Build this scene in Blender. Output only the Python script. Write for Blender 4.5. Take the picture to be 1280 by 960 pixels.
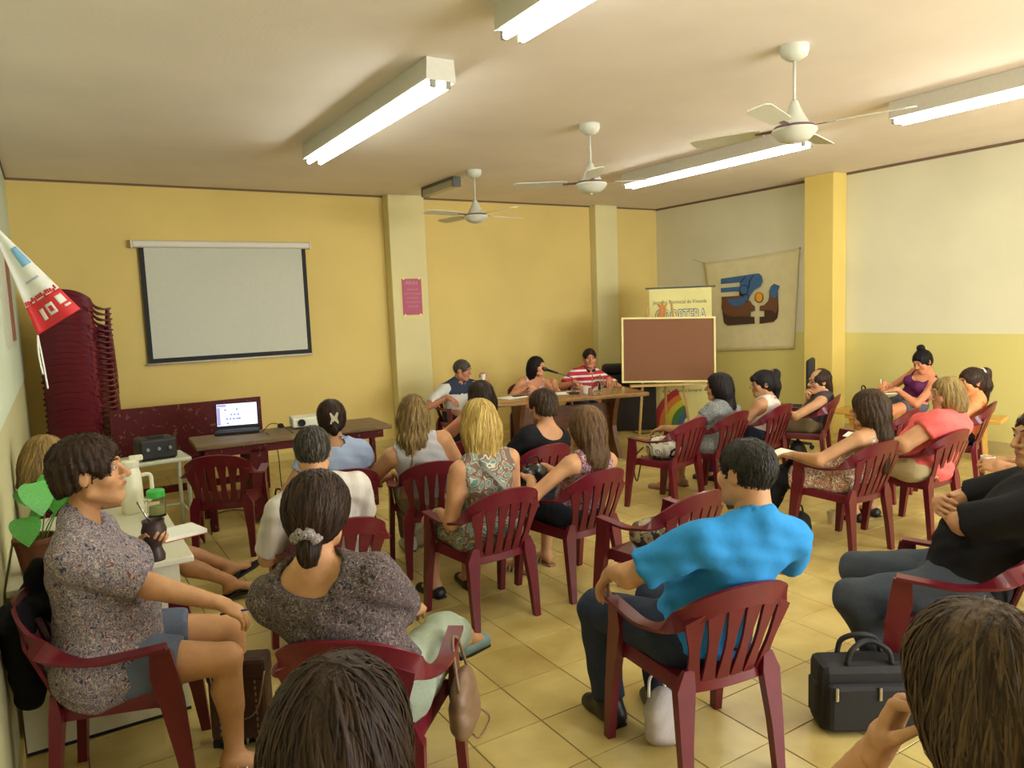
import bpy, bmesh, math, random
import numpy as np
from mathutils import Matrix, Vector, Euler
rng = np.random.default_rng(7); random.seed(7)
S = bpy.context.scene; COL = S.collection
for o in list(bpy.data.objects): bpy.data.objects.remove(o)

# ------------------------------------------------------------------ camera
CAMH = 1.775; FPX = 922.158; YAW, PITCH, ROLL = .555691791, .10415342, -.0393811421
_f = np.array([math.sin(YAW)*math.cos(PITCH), math.cos(YAW)*math.cos(PITCH), -math.sin(PITCH)])
_r = np.array([math.cos(YAW), -math.sin(YAW), 0.]); _u = np.cross(_r, _f)
_r, _u = _r*math.cos(ROLL)+_u*math.sin(ROLL), -_r*math.sin(ROLL)+_u*math.cos(ROLL)
CAM = np.array([0, 0, CAMH])
cd = bpy.data.cameras.new('camera'); cam = bpy.data.objects.new('camera', cd); COL.objects.link(cam)
cd.sensor_width = 36; cd.lens = FPX/1280*36; cd.clip_start = .05; cd.clip_end = 60
cam.matrix_world = Matrix(((_r[0], _u[0], -_f[0], 0), (_r[1], _u[1], -_f[1], 0), (_r[2], _u[2], -_f[2], CAMH), (0, 0, 0, 1)))
S.camera = cam
def ray(x, y): return _r*(x-640)/FPX-_u*(y-480)/FPX+_f
def on_z(x, y, z=0): d = ray(x, y); return CAM+d*(z-CAMH)/d[2]
def on_y(x, y, Y): d = ray(x, y); return CAM+d*Y/d[1]
def on_x(x, y, X): d = ray(x, y); return CAM+d*X/d[0]
def at_depth(x, y, D): return CAM+ray(x, y)*D
def near_line(x, y, X, Y):          # point of the pixel's ray nearest the vertical line over X, Y
    d = ray(x, y); return CAM+d*(d[0]*X+d[1]*Y)/(d[0]**2+d[1]**2)
def project(P):
    d = np.array(P)-CAM; z = d@_f
    return 640+FPX*(d@_r)/z, 480-FPX*(d@_u)/z, z

# ------------------------------------------------------------------ light and exposure
W = bpy.data.worlds.new('world'); S.world = W; W.use_nodes = True
W.node_tree.nodes['Background'].inputs[0].default_value = (.75, .85, 1, 1)
W.node_tree.nodes['Background'].inputs[1].default_value = .6
S.view_settings.view_transform = 'Standard'; S.view_settings.look = 'None'
S.view_settings.exposure = 0.42; S.view_settings.gamma = 1; S.view_settings.use_curve_mapping = False
TUBE = 22.0          # strength of the fluorescent tubes
ASSUMED_WINDOW = 420.0        # light added through an assumed, unseen window in the wall behind the camera

# ------------------------------------------------------------------ materials
def srgb(c):
    return tuple((v/12.92 if v <= .04045 else ((v+.055)/1.055)**2.4) for v in [a/255 for a in c])+(1,)
MATS = {}
def newmat(name):
    m = bpy.data.materials.new(name); m.use_nodes = True; nt = m.node_tree
    return m, nt, nt.nodes['Principled BSDF']
def N(nt, t, **kw):
    n = nt.nodes.new(t)
    for k, v in kw.items():
        if k in n.inputs.keys() if isinstance(k, str) else False: n.inputs[k].default_value = v
        else: setattr(n, k, v)
    return n
def plain(name, col, rough=.6, vary=.08, scale=30, bump=0, bscale=60, metal=0, spec=.5, coords='Object', stretch=None):
    if name in MATS: return MATS[name]
    m, nt, b = newmat(name); L = nt.links.new
    b.inputs['Roughness'].default_value = rough; b.inputs['Metallic'].default_value = metal
    b.inputs['Specular IOR Level'].default_value = spec
    c = srgb(col); tc = N(nt, 'ShaderNodeTexCoord')
    if vary:
        n = N(nt, 'ShaderNodeTexNoise', Scale=scale, Detail=4.0); r = N(nt, 'ShaderNodeValToRGB')
        r.color_ramp.elements[0].color = tuple(v*(1-vary) for v in c[:3])+(1,)
        r.color_ramp.elements[1].color = tuple(min(1, v*(1+vary)) for v in c[:3])+(1,)
        r.color_ramp.elements[0].position = .3; r.color_ramp.elements[1].position = .7
        src = tc.outputs[coords]
        if stretch:
            mp = N(nt, 'ShaderNodeMapping'); mp.inputs['Scale'].default_value = stretch; L(src, mp.inputs[0]); src = mp.outputs[0]
        L(src, n.inputs['Vector']); L(n.outputs[0], r.inputs[0]); L(r.outputs[0], b.inputs['Base Color'])
    else: b.inputs['Base Color'].default_value = c
    if bump:
        n2 = N(nt, 'ShaderNodeTexNoise', Scale=bscale, Detail=3.0); bp = N(nt, 'ShaderNodeBump', Strength=bump, Distance=.01)
        L(tc.outputs[coords], n2.inputs['Vector']); L(n2.outputs[0], bp.inputs['Height']); L(bp.outputs[0], b.inputs['Normal'])
    MATS[name] = m; return m
def emit(name, col, strength):
    m, nt, b = newmat(name); b.inputs['Base Color'].default_value = srgb(col)
    b.inputs['Emission Color'].default_value = srgb(col); b.inputs['Emission Strength'].default_value = strength; return m
def cloth(name, cols, scale=40, kind='noise', rough=.85, wrinkle=.25, stretch=(1, 1, 1)):
    """printed fabric: a constant-step ramp over a noise or cell pattern"""
    if name in MATS: return MATS[name]
    m, nt, b = newmat(name); L = nt.links.new; b.inputs['Roughness'].default_value = rough
    b.inputs['Specular IOR Level'].default_value = .2
    tc = N(nt, 'ShaderNodeTexCoord'); mp = N(nt, 'ShaderNodeMapping'); mp.inputs['Scale'].default_value = stretch
    L(tc.outputs['Object'], mp.inputs[0])
    if kind == 'noise':
        t = N(nt, 'ShaderNodeTexNoise', Scale=scale, Detail=3.0, Distortion=1.5); out = t.outputs[0]; lo, hi = .32, .68
    elif kind == 'cells':
        t0 = N(nt, 'ShaderNodeTexNoise', Scale=scale*.4, Detail=2.0); ad = N(nt, 'ShaderNodeMixRGB'); ad.inputs[0].default_value = .12
        L(mp.outputs[0], t0.inputs['Vector']); L(mp.outputs[0], ad.inputs[1]); L(t0.outputs[1], ad.inputs[2])
        t = N(nt, 'ShaderNodeTexVoronoi', Scale=scale); out = t.outputs[0]; lo, hi = .05, .75; src = ad.outputs[0]
    elif kind == 'paisley':
        t0 = N(nt, 'ShaderNodeTexNoise', Scale=scale*.35, Detail=1.0); ad = N(nt, 'ShaderNodeMixRGB'); ad.inputs[0].default_value = .25
        L(mp.outputs[0], t0.inputs['Vector']); L(mp.outputs[0], ad.inputs[1]); L(t0.outputs[1], ad.inputs[2])
        t = N(nt, 'ShaderNodeTexVoronoi', Scale=scale); t.feature = 'SMOOTH_F1'; out = None
        w = N(nt, 'ShaderNodeMath', operation='SINE'); mu = N(nt, 'ShaderNodeMath', operation='MULTIPLY'); mu.inputs[1].default_value = 11
        m2 = N(nt, 'ShaderNodeMath', operation='MULTIPLY_ADD'); m2.inputs[1].default_value = .5; m2.inputs[2].default_value = .5
        L(t.outputs[0], mu.inputs[0]); L(mu.outputs[0], w.inputs[0]); L(w.outputs[0], m2.inputs[0]); out = m2.outputs[0]; lo, hi = .02, .9; src = ad.outputs[0]
    L(src if kind in ('cells', 'paisley') else mp.outputs[0], t.inputs['Vector'])
    r = N(nt, 'ShaderNodeValToRGB'); r.color_ramp.interpolation = 'CONSTANT'; e = r.color_ramp.elements
    n = len(cols)
    while len(e) < n: e.new(.5)
    for i, c in enumerate(cols): e[i].position = 0 if i == 0 else lo+(hi-lo)*i/n; e[i].color = srgb(c)
    L(out, r.inputs[0]); L(r.outputs[0], b.inputs['Base Color'])
    if wrinkle:
        n2 = N(nt, 'ShaderNodeTexNoise', Scale=9.0, Detail=3.0); bp = N(nt, 'ShaderNodeBump', Strength=wrinkle, Distance=.03)
        L(tc.outputs['Object'], n2.inputs['Vector']); L(n2.outputs[0], bp.inputs['Height']); L(bp.outputs[0], b.inputs['Normal'])
    MATS[name] = m; return m
def striped(name, cols, period, off=0, axis=2, widths=(.5,), wrinkle=.2):
    """stripes across the body's height"""
    if name in MATS: return MATS[name]
    m, nt, b = newmat(name); L = nt.links.new; b.inputs['Roughness'].default_value = .85
    tc = N(nt, 'ShaderNodeTexCoord'); sp = N(nt, 'ShaderNodeSeparateXYZ'); L(tc.outputs['Object'], sp.inputs[0])
    a = N(nt, 'ShaderNodeMath', operation='MULTIPLY_ADD'); a.inputs[1].default_value = 1/period; a.inputs[2].default_value = off+10
    fr = N(nt, 'ShaderNodeMath', operation='FRACT'); L(sp.outputs[axis], a.inputs[0]); L(a.outputs[0], fr.inputs[0])
    r = N(nt, 'ShaderNodeValToRGB'); r.color_ramp.interpolation = 'CONSTANT'; e = r.color_ramp.elements
    while len(e) < len(cols): e.new(.5)
    for i, c in enumerate(cols): e[i].position = 0 if i == 0 else widths[i-1]; e[i].color = srgb(c)
    L(fr.outputs[0], r.inputs[0]); L(r.outputs[0], b.inputs['Base Color'])
    n2 = N(nt, 'ShaderNodeTexNoise', Scale=9.0); bp = N(nt, 'ShaderNodeBump', Strength=wrinkle, Distance=.03)
    L(tc.outputs['Object'], n2.inputs['Vector']); L(n2.outputs[0], bp.inputs['Height']); L(bp.outputs[0], b.inputs['Normal'])
    MATS[name] = m; return m
def wall_mat(name, up, low=None, split=None, rough=.75):
    """painted plaster, optionally two paints meeting at a height"""
    m, nt, b = newmat(name); L = nt.links.new; b.inputs['Roughness'].default_value = rough; b.inputs['Specular IOR Level'].default_value = .25
    tc = N(nt, 'ShaderNodeTexCoord'); n = N(nt, 'ShaderNodeTexNoise', Scale=1.3, Detail=6.0)
    L(tc.outputs['Object'], n.inputs['Vector']); r = N(nt, 'ShaderNodeValToRGB'); c = srgb(up)
    r.color_ramp.elements[0].color = tuple(v*.93 for v in c[:3])+(1,); r.color_ramp.elements[1].color = c
    r.color_ramp.elements[0].position = .3; r.color_ramp.elements[1].position = .6
    L(n.outputs[0], r.inputs[0]); out = r.outputs[0]
    if low:
        sp = N(nt, 'ShaderNodeSeparateXYZ'); L(tc.outputs['Object'], sp.inputs[0])
        g = N(nt, 'ShaderNodeMath', operation='GREATER_THAN'); g.inputs[1].default_value = split; L(sp.outputs[2], g.inputs[0])
        mx = N(nt, 'ShaderNodeMixRGB'); mx.inputs[1].default_value = srgb(low); L(g.outputs[0], mx.inputs[0]); L(out, mx.inputs[2]); out = mx.outputs[0]
    L(out, b.inputs['Base Color'])
    n2 = N(nt, 'ShaderNodeTexNoise', Scale=45.0, Detail=4.0); bp = N(nt, 'ShaderNodeBump', Strength=.12, Distance=.01)
    L(tc.outputs['Object'], n2.inputs['Vector']); L(n2.outputs[0], bp.inputs['Height']); L(bp.outputs[0], b.inputs['Normal'])
    return m
def wood(name, c1, c2, rough=.45, stretch=(2, 14, 14)):
    if name in MATS: return MATS[name]
    m, nt, b = newmat(name); L = nt.links.new; b.inputs['Roughness'].default_value = rough
    tc = N(nt, 'ShaderNodeTexCoord'); mp = N(nt, 'ShaderNodeMapping'); mp.inputs['Scale'].default_value = stretch
    n = N(nt, 'ShaderNodeTexNoise', Scale=2.2, Detail=6.0, Distortion=1.2); r = N(nt, 'ShaderNodeValToRGB')
    r.color_ramp.elements[0].color = srgb(c1); r.color_ramp.elements[1].color = srgb(c2)
    r.color_ramp.elements[0].position = .3; r.color_ramp.elements[1].position = .7
    L(tc.outputs['Object'], mp.inputs[0]); L(mp.outputs[0], n.inputs['Vector']); L(n.outputs[0], r.inputs[0]); L(r.outputs[0], b.inputs['Base Color'])
    MATS[name] = m; return m
def hair_mat(name, c1, c2):
    if name in MATS: return MATS[name]
    m, nt, b = newmat(name); L = nt.links.new; b.inputs['Roughness'].default_value = .5; b.inputs['Specular IOR Level'].default_value = .2
    g = N(nt, 'ShaderNodeNewGeometry'); tc = N(nt, 'ShaderNodeTexCoord'); mp = N(nt, 'ShaderNodeMapping'); mp.inputs['Scale'].default_value = (60, 60, 5)
    n = N(nt, 'ShaderNodeTexNoise', Scale=1.5, Detail=3.0); L(tc.outputs['Object'], mp.inputs[0]); L(mp.outputs[0], n.inputs['Vector'])
    ad = N(nt, 'ShaderNodeMath', operation='MULTIPLY_ADD'); ad.inputs[1].default_value = .55; L(g.outputs['Random Per Island'], ad.inputs[0])
    mu = N(nt, 'ShaderNodeMath', operation='MULTIPLY'); mu.inputs[1].default_value = .5; L(n.outputs[0], mu.inputs[0]); L(mu.outputs[0], ad.inputs[2])
    r = N(nt, 'ShaderNodeValToRGB'); r.color_ramp.elements[0].color = srgb(c1); r.color_ramp.elements[1].color = srgb(c2)
    r.color_ramp.elements[0].position = .25; r.color_ramp.elements[1].position = .85
    L(ad.outputs[0], r.inputs[0]); L(r.outputs[0], b.inputs['Base Color'])
    bp = N(nt, 'ShaderNodeBump', Strength=.5, Distance=.006); L(n.outputs[0], bp.inputs['Height']); L(bp.outputs[0], b.inputs['Normal'])
    MATS[name] = m; return m
def skin(c):
    k = 'skin_%d_%d_%d' % c
    if k in MATS: return MATS[k]
    m = plain(k, c, rough=.55, vary=.10, scale=14, bump=.06, bscale=120, spec=.35)
    b = m.node_tree.nodes['Principled BSDF']; b.inputs['Subsurface Weight'].default_value = .08
    b.inputs['Subsurface Radius'].default_value = (.02, .008, .004); return m
def glass(name, col=(245, 250, 245), rough=.02):
    if name in MATS: return MATS[name]
    m, nt, b = newmat(name); b.inputs['Base Color'].default_value = srgb(col); b.inputs['Roughness'].default_value = rough
    b.inputs['Transmission Weight'].default_value = 1; b.inputs['IOR'].default_value = 1.2; MATS[name] = m; return m

# ------------------------------------------------------------------ mesh helpers
def mesh_from(name, V, F, mats, fmat=None, smooth=False):
    me = bpy.data.meshes.new(name); V = np.asarray(V, np.float32).reshape(-1, 3)
    if isinstance(F, np.ndarray):
        n, k = F.shape; me.vertices.add(len(V)); me.vertices.foreach_set('co', V.ravel())
        me.loops.add(n*k); me.loops.foreach_set('vertex_index', F.astype(np.int32).ravel())
        me.polygons.add(n); me.polygons.foreach_set('loop_start', np.arange(0, n*k, k, dtype=np.int32)); me.update(calc_edges=True)
    else: me.from_pydata([tuple(map(float, v)) for v in V], [], F); me.update()
    for m in (mats if isinstance(mats, (list, tuple)) else [mats]): me.materials.append(m)
    if fmat is not None: me.polygons.foreach_set('material_index', np.asarray(fmat, np.int32))
    if smooth: me.polygons.foreach_set('use_smooth', np.ones(len(me.polygons), bool))
    me.validate(); return me
def link(name, me, parent=None, loc=None, rot=None):
    o = bpy.data.objects.new(name, me); COL.objects.link(o)
    if parent is not None: o.parent = parent
    if loc is not None: o.location = loc
    if rot is not None: o.rotation_euler = rot
    return o
def tag(o, label, cat, group=None, kind=None):
    if label: o['label'] = label
    if cat: o['category'] = cat
    if group: o['group'] = group
    if kind: o['kind'] = kind
    return o
def thing(name, label, cat, loc=(0, 0, 0), rz=0, group=None):
    o = link(name, None, None, loc, (0, 0, rz)); o.empty_display_size = .1; return tag(o, label, cat, group)
class MB:
    """collects solid pieces into one mesh"""
    def __init__(s): s.V = []; s.F = []; s.sm = False
    def add(s, V, F):
        b = len(s.V); s.V += [tuple(v) for v in V]; s.F += [tuple(i+b for i in f) for f in F]; return s
    def box(s, lo, hi, M=None):
        (a, b, c), (d, e, f) = lo, hi
        V = [(a, b, c), (d, b, c), (d, e, c), (a, e, c), (a, b, f), (d, b, f), (d, e, f), (a, e, f)]
        if M is not None: V = [tuple(M @ Vector(v)) for v in V]
        return s.add(V, [(0, 3, 2, 1), (4, 5, 6, 7), (0, 1, 5, 4), (1, 2, 6, 5), (2, 3, 7, 6), (3, 0, 4, 7)])
    def bevelbox(s, lo, hi, r=.01, M=None):
        bm = bmesh.new(); bmesh.ops.create_cube(bm, size=1); lo = Vector(lo); hi = Vector(hi); c = (lo+hi)/2; d = hi-lo
        for v in bm.verts: v.co = Vector((v.co.x*d.x, v.co.y*d.y, v.co.z*d.z))+c
        bmesh.ops.bevel(bm, geom=bm.edges[:], offset=min(r, min(d)*.45), segments=2, affect='EDGES', profile=.5)
        bm.verts.index_update(); V = [v.co.copy() for v in bm.verts]; F = [[v.index for v in f.verts] for f in bm.faces]; bm.free()
        if M is not None: V = [M @ v for v in V]
        return s.add(V, F)
    def tube(s, pts, r, n=8, cap=True, closed=False):
        pts = [np.array(p, float) for p in pts]; m = len(pts); rr = r if isinstance(r, (list, tuple, np.ndarray)) else [r]*m; V = []
        prev = None
        for i, p in enumerate(pts):
            a = pts[(i-1) % m] if (i > 0 or closed) else p; b = pts[(i+1) % m] if (i < m-1 or closed) else p
            t = b-a; t = t/(np.linalg.norm(t)+1e-12)
            if prev is None: ref = np.array([0, 0, 1.]) if abs(t[2]) < .9 else np.array([1., 0, 0])
            else: ref = prev
            x = ref-t*(ref@t); x /= np.linalg.norm(x)+1e-12; prev = x; y = np.cross(t, x)
            for k in range(n):
                an = 2*math.pi*k/n; V.append(p+rr[i]*(math.cos(an)*x+math.sin(an)*y))
        F = []
        for i in range(m if closed else m-1):
            j = (i+1) % m
            for k in range(n): F.append((i*n+k, i*n+(k+1) % n, j*n+(k+1) % n, j*n+k))
        if cap and not closed: F.append(tuple(range(n-1, -1, -1))); F.append(tuple((m-1)*n+k for k in range(n)))
        return s.add(V, F)
    def lathe(s, prof, n=20, c=(0, 0, 0)):
        V = []; m = len(prof)
        for r, z in prof:
            for k in range(n): an = 2*math.pi*k/n; V.append((c[0]+r*math.cos(an), c[1]+r*math.sin(an), c[2]+z))
        F = [(i*n+k, i*n+(k+1) % n, (i+1)*n+(k+1) % n, (i+1)*n+k) for i in range(m-1) for k in range(n)]
        if prof[0][0] > 1e-4: F.append(tuple(range(n-1, -1, -1)))
        if prof[-1][0] > 1e-4: F.append(tuple((m-1)*n+k for k in range(n)))
        return s.add(V, F)
    def ribbon(s, pts, wv, tv):
        """swept flat bar: centre points, half-width vectors, half-thickness vectors"""
        V = []
        for p, w, t in zip(pts, wv, tv):
            p, w, t = np.array(p, float), np.array(w, float), np.array(t, float); V += [p-w-t, p+w-t, p+w+t, p-w+t]
        F = []; m = len(pts)
        for i in range(m-1):
            for k in range(4): F.append((i*4+k, i*4+(k+1) % 4, i*4+4+(k+1) % 4, i*4+4+k))
        F += [(3, 2, 1, 0), tuple((m-1)*4+k for k in range(4))]
        return s.add(V, F)
    def prism(s, poly, h, M=None):
        n = len(poly); V = [(x, y, 0) for x, y in poly]+[(x, y, h) for x, y in poly]
        if M is not None: V = [tuple(M @ Vector(v)) for v in V]
        return s.add(V, [tuple(range(n-1, -1, -1)), tuple(range(n, 2*n))]+[(i, (i+1) % n, n+(i+1) % n, n+i) for i in range(n)])
    def mesh(s, name, mat, smooth=False):
        me = mesh_from(name, s.V, s.F, mat, smooth=smooth)
        bm = bmesh.new(); bm.from_mesh(me); bmesh.ops.recalc_face_normals(bm, faces=bm.faces[:]); bm.to_mesh(me); bm.free()
        return me
    def build(s, name, mat, parent=None, smooth=False, loc=None, rot=None):
        return link(name, s.mesh(name, mat, smooth), parent, loc, rot)
def smooth_by_angle(o, deg=40):
    me = o.data
    me.polygons.foreach_set('use_smooth', np.ones(len(me.polygons), bool)); me.set_sharp_from_angle(angle=math.radians(deg)); return o
def struct(name, mb, mat, label=None, cat=None):
    o = mb.build(name, mat); o['kind'] = 'structure'
    if label: tag(o, label, cat)
    return o
def wire(name, label, pts, r, mat, parent=None, cat='cable'):
    cur = [np.array(p, float) for p in pts]
    for _ in range(2):      # Chaikin smoothing
        q = [cur[0]]
        for a, b in zip(cur[:-1], cur[1:]): q += [a*.75+b*.25, a*.25+b*.75]
        cur = q+[cur[-1]]
    o = MB().tube(cur, r, 6).build(name, mat, parent, smooth=True)
    if parent is None: tag(o, label, cat)
    return o
def copy_tree(o, parent=None):
    c = o.copy(); COL.objects.link(c); c.parent = parent
    for ch in o.children: copy_tree(ch, c)
    return c

# ------------------------------------------------------------------ room shell
X0, X1, Y0, Y1, ZC = -.25, 8.575, -2.6, 9.136, 3.27
TS = .33297; TX, TY = 2.3131, 3.5209
m_ceil = wall_mat('ceiling_paint', (240, 228, 216)); m_back = wall_mat('back_wall_paint', (226, 200, 122))
m_right = wall_mat('right_wall_paint', (226, 220, 188), (216, 204, 128), 1.285); m_left = wall_mat('left_wall_paint', (206, 214, 188), (190, 184, 140), 1.26)
m_col = wall_mat('column_paint', (226, 214, 158)); m_pil = wall_mat('pillar_paint', (226, 200, 112))
m_ceil_joint = plain('ceiling_joint', (120, 96, 74), .9); m_base = wall_mat('baseboard_paint', (206, 186, 112))
struct('ceiling', MB().box((X0-.15, Y0-.15, ZC), (X1+.15, Y1+.15, ZC+.15)), m_ceil)
struct('wall_back', MB().box((X0-.15, Y1, -.1), (X1+.15, Y1+.15, ZC)), m_back)
struct('wall_right', MB().box((X1, Y0-.15, -.1), (X1+.15, Y1, ZC)), m_right)
struct('wall_left', MB().box((X0-.15, Y0-.15, -.1), (X0, Y1, ZC)), m_left)
# wall behind the camera; its unseen window opening is assumed, added for light
fr = MB(); wx0, wx1, wz0, wz1 = 3.2, 8.0, 1.0, 2.6
fr.box((X0, Y0-.15, -.1), (wx0, Y0, ZC)).box((wx1, Y0-.15, -.1), (X1, Y0, ZC)).box((wx0, Y0-.15, -.1), (wx1, Y0, wz0)).box((wx0, Y0-.15, wz1), (wx1, Y0, ZC))
struct('wall_front', fr, wall_mat('front_wall_paint', (224, 212, 160)))
wf = MB()
for i in range(6): x = wx0+(wx1-wx0)*i/5; wf.box((x-.03, Y0-.1, wz0), (x+.03, Y0-.04, wz1))
wf.box((wx0, Y0-.1, wz0), (wx1, Y0-.04, wz0+.06)).box((wx0, Y0-.1, wz1-.06), (wx1, Y0-.04, wz1))
assumed_win = struct('assumed_window_1', wf, plain('assumed_window_white', (220, 220, 210), .4))  # frame of the assumed window, out of view
ld = bpy.data.lights.new('added_daylight', 'AREA'); ld.shape = 'RECTANGLE'; ld.size = wx1-wx0; ld.size_y = wz1-wz0; ld.energy = ASSUMED_WINDOW; ld.color = (.93, .97, 1)  # area light added outside the assumed opening to brighten the room
lo = bpy.data.objects.new('added_daylight', ld); COL.objects.link(lo); lo.location = ((wx0+wx1)/2, Y0-.16, (wz0+wz1)/2); lo.rotation_euler = (math.radians(90), 0, 0)
# columns
struct('trim_1', MB().bevelbox((3.80, 8.95, 0), (4.31, Y1, ZC), .012), m_col)
struct('trim_2', MB().bevelbox((7.19, 8.985, 0), (7.62, Y1, ZC), .012), m_col)
struct('trim_3', MB().bevelbox((8.31, 5.72, 0), (X1, 6.14, ZC), .012), m_pil)
# thin dark joint under the ceiling, baseboards
struct('trim_4', MB().box((X0, Y1-.012, ZC-.022), (3.80, Y1, ZC)).box((4.31, Y1-.012, ZC-.022), (7.19, Y1, ZC)).box((7.62, Y1-.012, ZC-.022), (X1, Y1, ZC)), m_ceil_joint)
struct('trim_5', MB().box((X1-.012, Y0, ZC-.03), (X1, 5.72, ZC)).box((X1-.012, 6.14, ZC-.03), (X1, Y1, ZC)), m_ceil_joint)
struct('trim_6', MB().box((X0, Y0, ZC-.02), (X0+.012, Y1, ZC)), m_ceil_joint)
struct('baseboard_back', MB().box((X0, Y1-.014, 0), (3.80, Y1, .085)).box((4.31, Y1-.014, 0), (7.19, Y1, .085)).box((7.62, Y1-.014, 0), (X1, Y1, .085)), m_base)
struct('baseboard_right', MB().box((X1-.014, Y0, 0), (X1, 5.72, .12)).box((X1-.014, 6.14, 0), (X1, Y1, .12)), wall_mat('right_baseboard_paint', (196, 178, 118)))
struct('baseboard_left', MB().box((X0, Y0, 0), (X0+.014, Y1, .085)), m_base)
# floor: grout slab with single tiles
grout = plain('grout', (92, 74, 48), .9); floor = struct('floor', MB().box((X0-.1, Y0-.1, -.12), (X1+.1, Y1+.1, -.004)), grout)
def tile_mat():
    m, nt, b = newmat('ceramic_tile'); L = nt.links.new; b.inputs['Roughness'].default_value = .28
    oi = N(nt, 'ShaderNodeObjectInfo'); g = N(nt, 'ShaderNodeNewGeometry'); n = N(nt, 'ShaderNodeTexNoise', Scale=3.5, Detail=5.0)
    L(g.outputs['Position'], n.inputs['Vector']); r = N(nt, 'ShaderNodeValToRGB'); r.color_ramp.elements[0].position = .32; r.color_ramp.elements[1].position = .68
    r.color_ramp.elements[0].color = srgb((176, 150, 84)); r.color_ramp.elements[1].color = srgb((206, 186, 118))
    h = N(nt, 'ShaderNodeHueSaturation'); mu = N(nt, 'ShaderNodeMath', operation='MULTIPLY_ADD'); mu.inputs[1].default_value = .14; mu.inputs[2].default_value = .93
    L(oi.outputs['Random'], mu.inputs[0]); L(mu.outputs[0], h.inputs['Value']); L(n.outputs[0], r.inputs[0]); L(r.outputs[0], h.inputs['Color']); L(h.outputs[0], b.inputs['Base Color'])
    n3 = N(nt, 'ShaderNodeTexNoise', Scale=9.0, Detail=3.0); L(g.outputs['Position'], n3.inputs['Vector'])
    bp = N(nt, 'ShaderNodeBump', Strength=.05, Distance=.01); L(n3.outputs[0], bp.inputs['Height']); L(bp.outputs[0], b.inputs['Normal']); return m
m_tile = tile_mat(); hw = TS/2-.0022
def tile_geo(cx, cy, x0, x1, y0, y1):
    e = .0018
    V = [(x0, y0, -.008), (x1, y0, -.008), (x1, y1, -.008), (x0, y1, -.008), (x0, y0, -.0015), (x1, y0, -.0015), (x1, y1, -.0015), (x0, y1, -.0015),
         (x0+e, y0+e, 0), (x1-e, y0+e, 0), (x1-e, y1-e, 0), (x0+e, y1-e, 0)]
    F = [(0, 1, 5, 4), (1, 2, 6, 5), (2, 3, 7, 6), (3, 0, 4, 7), (4, 5, 9, 8), (5, 6, 10, 9), (6, 7, 11, 10), (7, 4, 8, 11), (8, 9, 10, 11)]
    return [(a+cx, b+cy, c) for a, b, c in V], F
cells = []
i0 = math.floor((X0-TX)/TS); i1 = math.ceil((X1-TX)/TS); j0 = math.floor((Y0-TY)/TS); j1 = math.ceil((Y1-TY)/TS)
for i in range(i0, i1):
    for j in range(j0, j1):
        cx, cy = TX+(i+.5)*TS, TY+(j+.5)*TS
        x0, x1 = max(-hw, X0-cx), min(hw, X1-cx); y0, y1 = max(-hw, Y0-cy), min(hw, Y1-cy)
        if x1-x0 < .01 or y1-y0 < .01: continue
        px_, py_, d = project((cx, cy, 0)); vis = d > .3 and -60 < px_ < 1340 and -60 < py_ < 1040
        cells.append((d if vis else 1e3+abs(d), cx, cy, x0, x1, y0, y1))
cells.sort(); V, F = tile_geo(0, 0, -hw, hw, -hw, hw); tile_me = mesh_from('tile', V, F, m_tile); rest = MB(); cnt = 0
for d, cx, cy, x0, x1, y0, y1 in cells:
    if d < 1e3 and cnt < 290 and x1-x0 > 2*hw-1e-4 and y1-y0 > 2*hw-1e-4: link('tile', tile_me, floor, (cx, cy, 0)); cnt += 1
    else: rest.add(*tile_geo(cx, cy, x0, x1, y0, y1))
ro = link('tiles_beyond', mesh_from('tiles_beyond', rest.V, rest.F, m_tile), floor); ro['kind'] = 'stuff'
#@@ROOM_END

# ------------------------------------------------------------------ lamps and fans
m_housing = plain('lamp_housing', (214, 210, 196), .5, .03); m_tube = emit('tube_glow', (250, 255, 246), TUBE); m_cap = plain('tube_cap', (150, 150, 140), .5)
def fixture(x, y0, y1, label, lit=True, w=.1, h=.13):
    t = thing('fluorescent_lamp', label, 'lamp', (x, (y0+y1)/2, ZC-.002), 0, 'ceiling fluorescent lamps'); L = (y1-y0)/2
    b = MB(); prof = [(-w*.9, 0), (w*.9, 0), (w, -h), (-w, -h)]
    V = [(px_, y, pz) for y in (-L, L) for px_, pz in prof]
    b.add(V, [(0, 1, 2, 3), (7, 6, 5, 4), (0, 4, 5, 1), (1, 5, 6, 2), (3, 7, 4, 0), (2, 6, 7, 3)]); b.build('housing', m_housing, t)
    for s in (-1, 1):
        MB().box((s*w*.5-.016, -L+.005, -h-.038), (s*w*.5+.016, -L+.03, -h)).build('tube_holder', m_cap, t); MB().box((s*w*.5-.016, L-.03, -h-.038), (s*w*.5+.016, L-.005, -h)).build('tube_holder', m_cap, t)
        MB().tube([(s*w*.5, -L+.03, -h-.024), (s*w*.5, L-.03, -h-.024)], .018, 8).build('tube', m_tube, t, smooth=True)
    return t
fixture(2.12, 4.08, 6.60, 'lit fluorescent lamp on the ceiling above the desk rows, nearest the projection screen')
fixture(2.10, .75, 3.26, 'lit fluorescent lamp on the ceiling in line with the one near the projection screen')
fixture(5.91, 4.32, 6.76, 'lit fluorescent lamp on the ceiling beside the fans, nearest the room corner')
fixture(5.88, 1.05, 3.50, 'lit fluorescent lamp on the ceiling closest to the long cream wall')
fixture(5.88, -2.3, .15, 'added, unseen lit fluorescent lamp on the ceiling between the assumed window and the right wall')  # lamp out of view, added behind the camera for more light
t = thing('unlit_lamp', 'short grey unlit fluorescent lamp on the ceiling beside the square column', 'lamp', (4.06, 7.97, ZC))
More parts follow.
